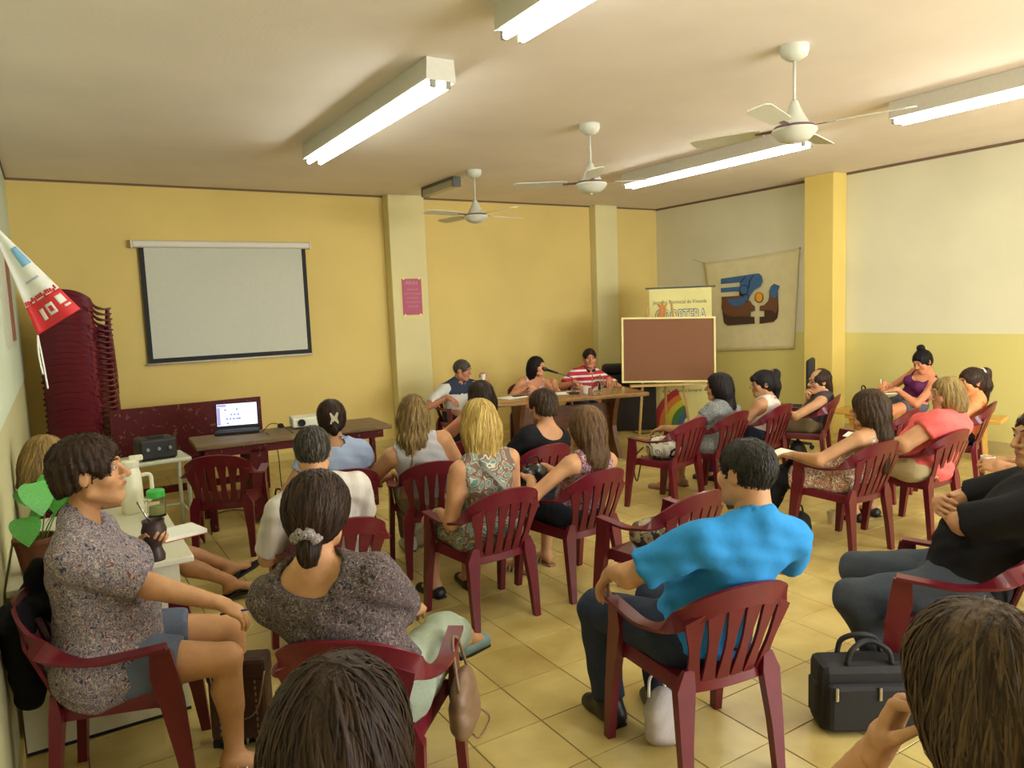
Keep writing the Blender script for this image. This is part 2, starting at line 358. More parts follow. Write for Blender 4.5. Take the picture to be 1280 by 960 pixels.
MB().box((-.05, -.42, -.035), (.05, .42, 0)).build('housing', plain('dark_metal', (88, 88, 84), .5), t)
MB().box((-.045, -.40, -.11), (.045, .40, -.035)).build('diffuser', plain('grey_diffuser', (176, 172, 150), .35), t)
for s in (-1, 1): MB().box((-.05, s*.41-.012, -.115), (.05, s*.41+.012, -.034)).build('end_cap', plain('dark_metal', (88, 88, 84)), t)
m_fan = plain('fan_enamel', (206, 206, 190), .35, .02); m_band = plain('fan_band', (110, 84, 92), .4)
def fan(x, y, rz, label, rod=.26):
    t = thing('ceiling_fan', label, 'ceiling fan', (x, y, ZC), rz, 'ceiling fans')
    smooth_by_angle(MB().lathe([(.085, 0), (.085, -.03), (.075, -.06), (.035, -.085)], 20).build('canopy', m_fan, t))
    MB().tube([(0, 0, -.08), (0, 0, -.1-rod)], .009, 8).build('rod', m_fan, t, smooth=True); z = -.08-rod
    smooth_by_angle(MB().lathe([(.02, z), (.045, z-.06), (.085, z-.13), (.095, z-.15)], 24).build('motor_cover', m_fan, t))
    MB().lathe([(.118, z-.15), (.122, z-.158), (.118, z-.165)], 24).build('trim_ring', m_band, t)
    smooth_by_angle(MB().lathe([(.13, z-.166), (.135, z-.18), (.12, z-.20), (.09, z-.23), (.05, z-.245), (.012, z-.248), (.008, z-.258), (.004, z-.26)], 24).build('bowl', m_fan, t))
    for k in range(4):
        a = k*math.pi/2; M = Matrix.Rotation(a, 4, 'Z') @ Matrix.Translation((0, 0, z-.16)) @ Matrix.Rotation(math.radians(11), 4, 'X')
        b = MB(); b.prism([(.2, -.045), (.26, -.06), (.62, -.07), (.655, -.05), (.66, 0), (.655, .05), (.62, .07), (.26, .06), (.2, .045)], .006, M)
        bl = b.build('blade', m_fan, t); MB().box((.09, -.016, -.002), (.24, .016, .004), M).build('blade_bracket', m_band, bl)
fan(3.956, 2.993, .35, 'white ceiling fan between the lamps, closest to the long cream wall', .24)
fan(3.99, 5.03, .95, 'white ceiling fan hanging in the middle of the row of three', .24)
fan(4.07, 7.17, .15, 'white ceiling fan hanging nearest the back wall column', .24)

# ------------------------------------------------------------------ monobloc armchair
m_chair = plain('maroon_plastic', (98, 18, 33), .30, .10, 12, .03, 200, spec=.5)
def cr(pts, n):      # Catmull-Rom through points
    P = [np.array(p, float) for p in pts]; P = [2*P[0]-P[1]]+P+[2*P[-1]-P[-2]]; out = []
    for i in range(1, len(P)-2):
        for k in range(n):
            t = k/n; a, b, c, d = P[i-1:i+3]
            out.append(.5*((2*b)+(c-a)*t+(2*a-5*b+4*c-d)*t*t+(3*b-a-3*c+d)*t**3))
    return out+[P[-2]]
def make_chair():
    root = link('plastic_armchair', None); root.empty_display_size = .1
    # seat: dished pan with a skirt
    nx, ny = 9, 9; V = []; F = []
    def seat_pt(u, v, dz=0):
        y = -.185+.385*v; hwid = .185+.05*v; x = u*hwid
        y += -.02*(u*u)*(1 if v > .5 else -1)*abs(v-.5)*2
        z = .425+.014*v-.016*(1-u*u)*math.sin(math.pi*v)-(.018*max(0, (v-.85)/.15)**2)
        return (x, y, z+dz)
    for j in range(ny):
        for i in range(nx): V.append(seat_pt(-1+2*i/(nx-1), j/(ny-1)))
    for j in range(ny-1):
        for i in range(nx-1): F.append((j*nx+i, j*nx+i+1, (j+1)*nx+i+1, (j+1)*nx+i))
    ring = [(0, i) for i in range(nx)]+[(j, nx-1) for j in range(1, ny)]+[(ny-1, i) for i in range(nx-2, -1, -1)]+[(j, 0) for j in range(ny-2, 0, -1)]
    b0 = len(V); n = len(ring)
    for dz, ex in ((-.012, 1.02), (-.058, 1.03)):
        for j, i in ring:
            p = V[j*nx+i]; V.append((p[0]*ex, p[1]*ex+.000, p[2]+dz))
    for k in range(n):
        k2 = (k+1) % n; a = ring[k][0]*nx+ring[k][1]; b = ring[k2][0]*nx+ring[k2][1]
        F.append((a, b0+k, b0+k2, b)); F.append((b0+k, b0+n+k, b0+n+k2, b0+k2))
    smooth_by_angle(MB().add(V, F).build('seat', m_chair, root), 50)
    # top rail and arms: one sweep split in three
    half = [(0, -.312, .757), (.09, -.303, .749), (.165, -.276, .722), (.224, -.222, .670), (.256, -.14, .624), (.268, -.04, .602), (.266, .07, .604), (.265, .195, .613)]
    P = cr([(-x, y, z) for x, y, z in half[:0:-1]]+half, 4); m = len(P); mid = (m-1)/2
    ws, ts = [], []
    for i, p in enumerate(P):
        s = abs(i-mid)/mid; k = min(1, max(0, (s-.36)/.30)); k = k*k*(3-2*k); sg = 1 if i >= mid else -1
        a = k*math.pi/2
        hwv = (.044-.014*min(1, s*1.6)**2)*(1-k)+.028*k
        out = np.array([sg, 0, 0])*(1 if k > 0 else 0)
        up = np.array([0, -.22, 1.]); up /= np.linalg.norm(up)
        ov = np.array([sg*.9, -.35*(1-k), 0]); ov /= np.linalg.norm(ov)
        w = up*math.cos(a)-ov*math.sin(a)*1.0; w /= np.linalg.norm(w)
        tdir = P[min(i+1, m-1)]-P[max(i-1, 0)]; tdir /= np.linalg.norm(tdir); w = w-tdir*(w@tdir); w /= np.linalg.norm(w)
        ws.append(w*hwv); ts.append(np.cross(tdir, w)*.007)
    q1 = int(m*.27); q2 = m-1-q1
    for nm, a, b in (('arm', 0, q1), ('top_rail', q1, q2), ('arm', q2, m-1)):
        smooth_by_angle(MB().ribbon(P[a:b+1], ws[a:b+1], ts[a:b+1]).build(nm, m_chair, root), 60)
    # back slats fanning out, narrow slots between them
    ns = 6
    def back(u, v):
        wid = .172+.055*v; x = u*wid; zt = .738-.072*abs(u)**2.2
        return np.array([x, -.185-.118*v**.9+.052*u*u*(.4+.6*v), .395+(zt-.395)*v])
    for k in range(ns):
        u0 = -1+2*k/ns; u1 = -1+2*(k+1)/ns; pts, w, tt = [], [], []
        for j in range(8):
            v = j/7; g = .022+.055*math.sin(math.pi*min(1, v*1.02))**2; a = back(u0+g, v); b = back(u1-g, v)
            pts.append((a+b)/2); w.append((b-a)/2)
            nn = np.cross(b-a, back((u0+u1)/2, min(1, v+.05))-back((u0+u1)/2, max(0, v-.05))); nn /= np.linalg.norm(nn); tt.append(nn*.006)
        smooth_by_angle(MB().ribbon(pts, w, tt).build('slat', m_chair, root), 60)
    # lower back rail
    smooth_by_angle(MB().ribbon([back(u, .03) for u in np.linspace(-1.05, 1.05, 9)], [(0, .004, .03)]*9, [(0, .008, 0)]*9).build('lower_rail', m_chair, root), 60)
    for s in (-1, 1):   # legs: angled sections that widen upwards
        fp = [(s*.262, .243, .0), (s*.258, .222, .2), (s*.250, .196, .40), (s*.256, .178, .50), (s*.264, .172, .606)]
        wy = [.019, .027, .040, .046, .034]; tx = [.017, .018, .018, .010, .010]
        smooth_by_angle(MB().ribbon(fp, [(0, a, 0) for a in wy], [(b, 0, 0) for b in tx]).build('leg', m_chair, root), 60)
        rp = [(s*.203, -.222, 0), (s*.198, -.205, .2), (s*.186, -.185, .40), (s*.172, -.195, .47)]
        wx = [.018, .026, .038, .020]; ty = [.017, .018, .020, .008]
        smooth_by_angle(MB().ribbon(rp, [(a, 0, 0) for a in wx], [(0, b, 0) for b in ty]).build('leg', m_chair, root), 60)
    return root
chair_proto = make_chair(); _used = [False]
def chair(x, y, rot, label, group='maroon plastic armchairs', z=0):
    if not _used[0]: o = chair_proto; _used[0] = True
    else: o = copy_tree(chair_proto)
    o.location = (x, y, z); o.rotation_euler = (0, 0, math.radians(rot)); return tag(o, label, 'chair', group)
CH = dict(left=(.13, 3.13, -104), scrunch=(.84, 2.35, -38), grayman=(1.13, 3.68, -3), lightblue=(1.53, 4.76, -5), tank=(2.14, 4.57, -16),
    paisley=(2.03, 3.65, 2), brown=(2.69, 3.68, 5), behind=(2.62, 5.15, 0), blacktop=(2.92, 4.55, 3), zebra=(4.45, 4.66, 11), greydress=(4.98, 4.66, 9),
    pony=(5.58, 4.66, 10), bald=(6.34, 4.67, 27), floral=(4.63, 3.09, -3), pink=(5.35, 2.99, 1.5), orange=(6.75, 3.45, 20), laptop=(1.04, 5.87, -22),
    blue=(2.02, 1.97, -11), bag=(2.74, 2.94, 4), black=(3.18, 1.62, 28), cupman=(4.85, 1.78, 35), blond=(.16, 4.98, -92), p1=(4.12, 7.85, 185), p2=(5.04, 7.68, 165), p3=(5.84, 7.62, 165),
    fgleft=(.53, 1.22, -30), fgright=(1.25, .42, -25))
CL = dict(left='maroon plastic armchair under the woman resting her hand on her knee beside the white desk', scrunch='maroon plastic armchair under the woman with the scrunchie',
    grayman='maroon plastic armchair under the grey-haired man in the pale shirt', lightblue='maroon plastic armchair under the woman in the pale blue top',
    tank='maroon plastic armchair under the woman in the grey tank top', paisley='maroon plastic armchair under the blonde woman in the paisley dress',
    brown='maroon plastic armchair under the brown-haired woman in the red patterned top', behind='maroon plastic armchair under the bare-shouldered woman near the speakers table',
    blacktop='maroon plastic armchair under the short-haired woman in black', zebra='maroon plastic armchair carrying the black and white striped bag',
    greydress='maroon plastic armchair under the black-haired woman in the grey dress', pony='maroon plastic armchair under the ponytailed woman in the white tank top',
    bald='maroon plastic armchair under the balding long-haired man', floral='maroon plastic armchair under the woman in the red floral dress', pink='maroon plastic armchair under the woman in the pink top',
    orange='maroon plastic armchair under the ponytailed woman by the pine bench', laptop='empty maroon plastic armchair in front of the laptop table', blue='maroon plastic armchair under the man in the bright blue t-shirt',
    bag='maroon plastic armchair carrying the bronze handbag', black='maroon plastic armchair under the man in the black t-shirt', cupman='maroon plastic armchair under the person holding a cup in both hands',
    blond='maroon plastic armchair under the blonde person in flip-flops', p1='maroon plastic armchair under the man in the navy and white polo', p2='maroon plastic armchair under the woman speaking into the microphone',
    p3='maroon plastic armchair under the man in the red striped polo', fgleft='maroon plastic armchair under the dark-haired person behind the scrunchie woman', fgright='maroon plastic armchair under the long-haired woman with a raised hand')
for k, (x, y, r) in CH.items(): chair(x, y, r, CL[k])
ORD = 'bottom second third fourth fifth sixth seventh eighth ninth tenth eleventh twelfth thirteenth fourteenth fifteenth sixteenth seventeenth eighteenth nineteenth twentieth twenty-first twenty-second twenty-third twenty-fourth topmost'.split()
for k in range(25):   # tall stack by the corner
    chair(.21+random.uniform(-.006, .006), 8.50+random.uniform(-.006, .006), -20+random.uniform(-.8, .8), ORD[k]+' maroon plastic armchair up from the floor in the tall stack', 'stacked maroon armchairs', z=k*.0545)
def loc2w(k, p):
    x, y, r = CH[k]; a = math.radians(r); return (x+math.cos(a)*p[0]-math.sin(a)*p[1], y+math.sin(a)*p[0]+math.cos(a)*p[1], p[2])

# ------------------------------------------------------------------ projection screen, posters, banners
t = thing('projection_screen', 'pull-down white projection screen with black border on the yellow wall', 'screen', (0, 0, 0))
a = on_y(172, 306, Y1-.06); b = on_y(383, 308, Y1-.06); c = on_y(187, 457, Y1-.05); d = on_y(389, 443, Y1-.05)
sx0, sx1 = (a[0]+c[0])/2, (b[0]+d[0])/2; sz1, sz0 = (a[2]+b[2])/2, (c[2]+d[2])/2; ys = Y1-.045
m_wht = plain('screen_case', (216, 210, 192), .4, .02); m_blk = plain('matt_black', (24, 22, 24), .7, .05)
MB().bevelbox((sx0-.07, Y1-.085, sz1-.03), (sx1+.05, Y1-.004, sz1+.05), .02).build('case', m_wht, t)
for x in (sx0-.08, sx1+.04): MB().bevelbox((x, Y1-.09, sz1-.035), (x+.02, Y1-.002, sz1+.055), .006).build('end_cap', m_wht, t)
MB().box((sx0, ys-.002, sz0+.02), (sx1, ys+.002, sz1)).build('border', m_blk, t)
MB().box((sx0+.05, ys-.005, sz0+.07), (sx1-.05, ys-.0025, sz1-.02)).build('screen_fabric', plain('screen_white', (206, 206, 190), .8, .02), t)
MB().tube([(sx0-.03, ys, sz0+.008), (sx1+.01, ys, sz0+.008)], .012, 8).build('bottom_bar', m_wht, t, smooth=True)
hp = [((sx0+sx1)/2+.05*math.cos(q), ys-.005, sz0-.02+.028*math.sin(q)) for q in np.linspace(0, 2*math.pi, 13)[:-1]]
MB().tube(hp, .004, 6, closed=True).build('pull_handle', m_wht, t)
FONT_CACHE = {}
def text(name, s, size, mat, parent, M, depth=.001, outline=None, spacing=1, fit=None):
    cu = bpy.data.curves.new(name, 'FONT'); cu.body = s; cu.size = size; cu.extrude = depth; cu.align_x = 'CENTER'; cu.space_character = spacing; cu.resolution_u = 3
    if outline: cu.offset = outline
    o = bpy.data.objects.new(name, cu); COL.objects.link(o); bpy.context.view_layer.update()
    me = bpy.data.meshes.new_from_object(o.evaluated_get(bpy.context.evaluated_depsgraph_get())); bpy.data.objects.remove(o)
    me.name = name
    if fit:
        xs = [v.co.x for v in me.vertices]; k = fit/(max(xs)-min(xs)); me.transform(Matrix.Diagonal((k, 1, 1, 1)))
    me.materials.clear(); me.materials.append(mat); q = link(name, me, parent); q.matrix_local = M; return q
def frame(o, xa, za):     # matrix with text x along xa, text up along za, normal = xa x za
    xa = Vector(xa).normalized(); za = Vector(za).normalized(); n = xa.cross(za)
    return Matrix(((xa.x, za.x, n.x, o[0]), (xa.y, za.y, n.y, o[1]), (xa.z, za.z, n.z, o[2]), (0, 0, 0, 1)))
yc = 8.95
t = thing('pink_poster', 'pink printed notice on cream paper taped to the square column', 'poster', (0, 0, 0))
a = on_y(501.5, 348.5, yc); b = on_y(530, 393, yc); x0, x1, z1, z0 = a[0], b[0]-.02, a[2], b[2]
MB().box((x0-.02, yc-.004, z0-.05), (x1+.03, yc-.001, z1+.02)).build('backing_paper', plain('cream_paper', (226, 212, 140), .7, .02), t)
MB().box((x0, yc-.007, z0), (x1, yc-.004, z1)).build('pink_sheet', plain('pink_paper', (186, 92, 120), .7, .05), t)
m_pt = plain('pale_print', (206, 170, 170), .8, 0)
text('print', 'Afiche', .07, m_pt, t, frame(((x0+x1)/2, yc-.0085, z1-.075), (1, 0, 0), (0, 0, 1)))
for i, s in enumerate(('sabemos de', 'nosotras mismas', 'y de nuestra', 'casa y el barrio', 'la vivienda')):
    text('print', s, .034, m_pt, t, frame(((x0+x1)/2+.005, yc-.0085, z1-.15-.055*i), (1, 0, 0), (0, 0, 1)))
for xx, zz in ((x0+.03, z1), (x1-.03, z1), (x0+.03, z0), (x1-.03, z0)): MB().box((xx-.012, yc-.009, zz-.012), (xx+.012, yc-.0075, zz+.012)).build('tape', plain('tape', (236, 230, 190), .3, 0), t)

# painted cloth on the right wall: outline measured on the wall plane
xw = X1-.012
def W2(x, y, off=0): p = on_x(x, y, xw-off); return p
t = thing('painted_cloth', 'cream cloth banner painted with a blue and brown dove and female symbol emblem', 'banner', (0, 0, 0))
TLc, TRc, BRc, BLc = [W2(*q) for q in ((880, 329), (1000, 310), (993, 436), (894, 439))]; V = []; F = []; nu, nv = 26, 20
for j in range(nv+1):
    for i in range(nu+1):
        u, v = i/nu, j/nv; p = (TLc*(1-u)+TRc*u)*(1-v)+(BLc*(1-u)+BRc*u)*v
        p = p+np.array([-.006-.010*math.sin(7*u+3*v)*v*(1-v)*2-.012*math.exp(-((u-.15-.2*v)/.05)**2)*(1-v), 0, -.02*math.sin(math.pi*u)*(1-v)*.6]); V.append(p)
for j in range(nv):
    for i in range(nu): a = j*(nu+1)+i; F.append((a, a+1, a+nu+2, a+nu+1))
clo = link('cloth', mesh_from('cloth', V, F, plain('cream_cloth', (224, 212, 166), .9, .04, 8), smooth=True), t)
so = clo.modifiers.new('s', 'SOLIDIFY'); so.thickness = .004
for q in ((TLc), (TRc)): MB().tube([q+np.array([.01, 0, 0]), q+np.array([-.016, 0, 0])], .008, 8).build('pin', m_cap, t)
wire('cord', '', [TLc, W2(866, 324)], .003, m_cap, t)
def CW(x, y): return 880+x/6.4, 300+y/6.4       # reading grid of the emblem
def emblem(name, poly, mat, off):
    # thin sheet following the wall plane just proud of the cloth
    V = [W2(*CW(x, y), .03+off) for x, y in poly]; n = len(V); V = V+[v+np.array([.002, 0, 0]) for v in V]
    F = [tuple(range(n)), tuple(range(2*n-1, n-1, -1))]+[(i, n+i, n+(i+1) % n, (i+1) % n) for i in range(n)]
    return MB().add(V, F).build(name, mat, t)
def arc(cx, cy, rx, ry, a0, a1, n=14): return [(cx+rx*math.cos(math.radians(q)), cy+ry*math.sin(math.radians(q))) for q in np.linspace(a0, a1, n)]
blu = plain('emblem_blue', (66, 104, 150), .9, .06, 20); dbr = plain('emblem_dark_brown', (70, 48, 34), .9, .06, 20); mbr = plain('emblem_brown', (112, 74, 44), .9, .06, 20); lin = plain('emblem_line', (36, 34, 44), .9, 0)
emblem('wing_stroke', [(135, 310), (410, 270), (440, 268), (462, 288), (468, 330), (450, 370), (400, 400), (372, 440), (365, 455), (350, 470), (345, 440), (320, 400), (288, 395), (286, 338), (135, 353)], blu, 0)
emblem('wing_stroke', [(135, 385), (288, 372), (286, 408), (135, 420)], blu, 0)
emblem('body', [(140, 455), (275, 446), (300, 462), (335, 490), (368, 485), (385, 515), (408, 532), (405, 565), (372, 572), (372, 612), (403, 615), (405, 668), (190, 684), (160, 660), (145, 560)], dbr, 0)
emblem('body_patch', [(142, 457), (275, 447), (300, 462), (335, 490), (368, 485), (385, 515), (406, 532), (404, 562), (372, 570), (371, 612)]+arc(250, 540, 110, 75, 70, 180), mbr, .002)
emblem('body_patch', arc(262, 470, 75, 60, -10, 175), blu, .004)
emblem('tail', [(520, 410), (535, 370), (560, 350), (605, 368), (590, 405), (592, 470), (596, 560), (585, 625), (555, 655), (444, 670), (444, 615), (482, 612), (482, 568), (444, 566), (446, 527), (480, 522), (512, 490), (522, 450)], dbr, 0)
emblem('tail_patch', [(522, 410), (537, 372), (560, 352), (603, 369), (588, 405), (588, 450), (560, 470), (530, 440)], blu, .002)
emblem('tail_patch', [(522, 450), (535, 445), (560, 474), (588, 455), (592, 560), (570, 585), (540, 560), (505, 560), (446, 562), (447, 529), (480, 524), (512, 492)], mbr, .002)
emblem('disc', arc(440, 460, 34, 42, 0, 345, 24), lin, .002); emblem('disc', arc(440, 459, 28, 36, 0, 345, 24), plain('emblem_orange', (236, 162, 28), .9, .03), .004)
for cx, cy, rx, ry in ((318, 398, 36, 40), (333, 465, 26, 32)):
    emblem('ring', arc(cx, cy, rx, ry, 0, 345, 20), lin, .003); emblem('ring', arc(cx, cy, rx-5, ry-6, 0, 345, 20), blu, .005)
for pl in ([(288, 338), (330, 292), (336, 293), (296, 340)], [(352, 380), (365, 320), (395, 282), (399, 284), (371, 322), (358, 382)], [(282, 412), (290, 412), (320, 440), (345, 432), (350, 440), (320, 452), (282, 450)]): emblem('line', pl, lin, .004)

# roll-up banner standing in the corner, square on to the room
D = 10.35; nrm = -_f*np.array([1, 1, 0]); nrm /= np.linalg.norm(nrm); rx = np.array([-nrm[1], nrm[0], 0]); RX = Vector(rx); UP = Vector((0, 0, 1))
bc = on_z(853, 534, 0); bw_, bh = .86, 1.95
t = thing('roll_up_banner', 'cream roll-up banner with printed housing lettering and a rainbow behind the easel', 'banner', tuple(bc), 0)
BM = frame((0, 0, 0), rx, (0, 0, 1))      # x right, y up, z out towards the room
def bl(x, y, z=0): return tuple(BM @ Vector((x, y, z)))
MB().box((-bw_/2, .03, -.002), (bw_/2, bh, .002), BM).build('sheet', plain('banner_cream', (214, 204, 130), .6, .03, 4), t)
MB().tube([bl(-bw_/2-.05, bh, 0), bl(bw_/2+.05, bh, 0)], .012, 8).build('top_rod', plain('dark_metal', (88, 88, 84)), t)
MB().box((-bw_/2, 0, -.06), (bw_/2, .035, .06), BM).build('base', plain('dark_metal', (88, 88, 84)), t)
MB().tube([bl(0, .03, -.03), bl(0, bh, -.012)], .01, 6).build('support_pole', plain('dark_metal', (88, 88, 84)), t)
m_ink = plain('print_dark', (62, 58, 30), .8, 0); m_lil = plain('print_white', (222, 214, 176), .8, 0); m_or = plain('print_orange', (196, 128, 62), .8, .2, 60)
text('lettering', 'Jornadas Provincial de Vivienda', .074, m_ink, t, BM @ Matrix.Translation((-.01, 1.73, .004)), spacing=1.12, fit=.74)
text('lettering_outline', 'COOPTERA', .225, plain('print_grey', (120, 116, 92), .8, 0), t, BM @ Matrix.Translation((.0, 1.49, .003)), outline=.012, fit=.72)
text('lettering', 'COOPTERA', .225, m_lil, t, BM @ Matrix.Translation((.0, 1.49, .006)), outline=-.002, fit=.69)
MB().prism([(-.34, 1.42), (-.33, 1.56), (-.29, 1.68), (-.33, 1.74), (-.27, 1.72), (-.25, 1.79), (-.235, 1.72), (-.18, 1.73), (-.22, 1.68), (-.19, 1.6), (-.16, 1.42)], .003, BM @ Matrix.Translation((0, 0, .006))).build('printed_figure', m_or, t)
text('lettering', 'en defensa de la Gestion', .062, m_ink, t, BM @ Matrix.Translation((.0, .60, .004)), spacing=1.1, fit=.6)
text('lettering', 'de la vivienda Integral', .062, m_ink, t, BM @ Matrix.Translation((.0, .50, .004)), spacing=1.1, fit=.55)
for i, (c_, nm) in enumerate((((176, 34, 38), 'red'), ((206, 120, 40), 'orange'), ((196, 186, 40), 'yellow'), ((64, 112, 52), 'green'), ((58, 92, 116), 'blue'))):
    r1 = .55-.085*i; r0 = r1-.087; q = arc(.16, .04, r1, r1, 180, 112, 10)+(arc(.16, .04, r0, r0, 112, 180, 10))
    MB().prism([(x_-.02, y_) for x_, y_ in q][::-1], .003, BM @ Matrix.Translation((0, 0, .005))).build('rainbow_band', plain('rainbow_'+nm, c_, .7, .05), t)

# easel with pin board
ec = at_depth(835, 437, 9.75); EM = frame(tuple(ec), rx, (0, 0, 1))
t = thing('easel', 'light wooden easel holding the brown board beside the speakers table', 'easel', (ec[0], ec[1], 0))
EL = Matrix.Translation((-ec[0], -ec[1], 0)) @ EM; hz = ec[2]; m_ply = wood('easel_wood', (176, 140, 78), (198, 164, 98))
def es(x, z, d): return tuple(EL @ Vector((x, z-hz, d)))
for x0_, x1_ in ((-.42, -.30), (.26, .10)): MB().tube([es(x0_, 0, .10), es(x1_*.8, 1.75, -.12)], .018, 6).build('leg', m_ply, t)
MB().tube([es(.02, 0, -.32), es(0, 1.7, -.14)], .018, 6).build('leg', m_ply, t)
MB().box((-.52, -.475, -.02), (.5, -.445, .09), EL).build('ledge', m_ply, t)
t2 = thing('pin_board', 'brown pin board with pale wooden frame resting on the easel', 'board', (0, 0, 0)); bw2, bh2 = .62, .43
TB = EM @ Matrix.Rotation(math.radians(-1.5), 4, 'Z') @ Matrix.Translation((0, 0, .03)) @ Matrix.Rotation(math.radians(-5), 4, 'X')
MB().box((-bw2+.02, -bh2+.02, 0), (bw2-.02, bh2-.02, .012), TB).build('panel', plain('brown_hardboard', (124, 80, 50), .8, .12, 160), t2)
m_bf = plain('pale_frame', (220, 208, 140), .6, .03)
for lo_, hi_ in (((-bw2, -bh2), (bw2, -bh2+.025)), ((-bw2, bh2-.025), (bw2, bh2)), ((-bw2, -bh2+.025), (-bw2+.025, bh2-.025)), ((bw2-.025, -bh2+.025), (bw2, bh2-.025))):
    MB().box((lo_[0], lo_[1], -.005), (hi_[0], hi_[1], .022), TB).build('frame_strip', m_bf, t2)
# loudspeaker cabinet and black bag on it
sc = at_depth(783, 500, 10.45); sa = math.atan2(rx[1], rx[0])
t = thing('loudspeaker', 'large black loudspeaker cabinet standing behind the speakers table', 'speaker', (sc[0], sc[1], 0), sa)
MB().bevelbox((-.38, -.24, 0), (.38, .24, .78), .015).build('cabinet', plain('speaker_black', (38, 33, 30), .75, .1), t)
MB().box((-.35, -.252, .04), (.35, -.24, .74)).build('grille', plain('speaker_grille', (44, 38, 34), .9, .3, 300, .6, 400), t)
for x_ in (-.36, .36): MB().bevelbox((x_-.03, -.26, .74), (x_+.03, .25, .795), .008).build('corner_cap', m_blk, t)
MB().bevelbox((-.33, -.18, .78), (.02, .12, .92), .05).build('folded_bag', m_blk, None, loc=(sc[0], sc[1], 0), rot=(0, 0, sa)); tag(bpy.data.objects['folded_bag'], 'black soft bag lying on the loudspeaker cabinet', 'bag')
wire('floor_cable', 'dark cable looping on the floor by the easel', [tuple(on_z(818, 500, .3)), tuple(on_z(826, 527, .05)), tuple(on_z(836, 536, .008)), tuple(on_z(815, 541, .008)), tuple(on_z(795, 542, .008)), tuple(on_z(790, 538, .008)), tuple(on_z(806, 534, .008))], .006, m_blk)

# pennant flag fixed to the left wall
yF = 4.2; t = thing('pennant_flag', 'white and red plastic pennant flag hanging off the left wall', 'flag', (0, 0, 0))
A, B, C_ = on_y(-16, 272, yF), on_y(101, 386, yF-.05), on_y(47, 419, yF+.05); nv = 20; nu = 8
m_fw = plain('flag_white', (226, 224, 214), .5, .03); m_fr = plain('flag_red', (204, 34, 40), .5, .05); m_fb = plain('flag_blue', (120, 170, 205), .5, .05)
def fpt(u, v, off=0):
    R_ = A*(1-v)+B*v; L_ = A*(1-v)+C_*v; p = L_*(1-u)+R_*u; return p+np.array([0, .025*math.sin(u*7)*v-off, 0])
def fpatch(name, u0, u1, v0, v1, mat, off, n=8):
    V = [fpt(u0+(u1-u0)*i/n, v0+(v1-v0)*j/n, off) for j in range(n+1) for i in range(n+1)]
    F = [(j*(n+1)+i, j*(n+1)+i+1, (j+1)*(n+1)+i+1, (j+1)*(n+1)+i) for j in range(n) for i in range(n)]
    o = link(name, mesh_from(name, V, F, mat, smooth=True), t); o.modifiers.new('s', 'SOLIDIFY').thickness = .002; return o
fpatch('white_cloth', 0, 1, .02, .76, m_fw, 0, 12); fpatch('red_band', 0, 1, .76, 1, m_fr, 0, 12)
fpatch('blue_print', .55, .95, .30, .47, m_fb, .004); fpatch('grey_print', .35, .8, .585, .60, plain('flag_grey', (170, 175, 195), .6), .004)
for k in range(14): u0 = .02+.068*k; v0 = .71+.03*random.random(); fpatch('red_fleck', u0, u0+.05, v0, v0+.035, m_fr, .004, 1)
for u0, u1, v0, v1 in ((.27, .36, .83, .93), (.44, .62, .82, .92), (.74, .92, .80, .88), (.80, .94, .90, .92)): fpatch('white_icon', u0, u1, v0, v1, m_fw, .004, 3)
fpatch('icon_ring', .49, .57, .845, .895, m_fr, .007, 2)
for q in ((60, 486), (54, 468)): wire('string', '', [tuple(C_), tuple(on_y(q[0]-6, (419+q[1])/2, yF+.03)), tuple(on_y(*q, yF+.02))], .004, m_fw, t)
wire('hanging_string', '', [tuple(A+np.array([.004, 0, -.012])), (X0+.002, A[1], A[2]+.02)], .004, m_fw, t)
MB().lathe([(.012, 0), (.012, .012), (.004, .02)], 10, (X0+.012, A[1], A[2]+.01)).build('wall_hook', m_cap, t)
# faded poster on the left wall
a = on_x(2, 300, X0+.004); t = thing('wall_poster', 'faded reddish poster stuck on the left wall', 'poster', (0, 0, 0))
MB().box((X0+.001, 5.9, 1.62), (X0+.006, 7.6, 2.45)).build('sheet', plain('poster_white', (196, 196, 176), .7, .04), t)
MB().box((X0+.006, 6.9, 1.66), (X0+.009, 7.55, 2.35)).build('printed_area', plain('poster_red', (150, 96, 76), .7, .25, 5), t)

# ------------------------------------------------------------------ speakers table
m_tb = wood('varnished_table', (120, 82, 42), (156, 114, 62), .22); m_tl = wood('table_leg_wood', (84, 48, 24), (116, 70, 36), .35)
TL_ = on_z(620, 504.5, .75)[:2]; TR_ = on_z(812, 490, .75)[:2]; TA = math.atan2(TR_[1]-TL_[1], TR_[0]-TL_[0]); TLn = float(np.hypot(*(TR_-TL_)))
t = thing('speakers_table', 'long varnished wooden table with curved panel legs before the three speakers', 'table', (TL_[0], TL_[1], 0), TA)
MB().bevelbox((0, 0, .705), (TLn, .72, .75), .012).build('table_top', m_tb, t)
prof = [(.08, 0), (.64, 0), (.62, .06), (.52, .2), (.47, .36), (.52, .54), (.60, .705), (.12, .705), (.20, .54), (.25, .36), (.20, .2), (.10, .06)]
for x_ in (.32, TLn-.36):
    M = Matrix(((0, 0, 1, x_), (1, 0, 0, 0), (0, 1, 0, 0), (0, 0, 0, 1))); MB().prism(prof, .05, M).build('leg_panel', m_tl, t)
MB().box((.37, .33, .25), (TLn-.36, .37, .62)).build('modesty_panel', m_tl, t)
def ontable(x, y, z=.75): p = on_z(x, y, z); return p
m_gl = glass('clear_glass'); m_cup = plain('cup_white', (232, 228, 210), .5, .03); m_pap = plain('paper_white', (236, 234, 222), .7, .02)
p = ontable(746, 493); t = thing('glass_jug', 'clear glass water jug on the speakers table', 'jug', tuple(p))
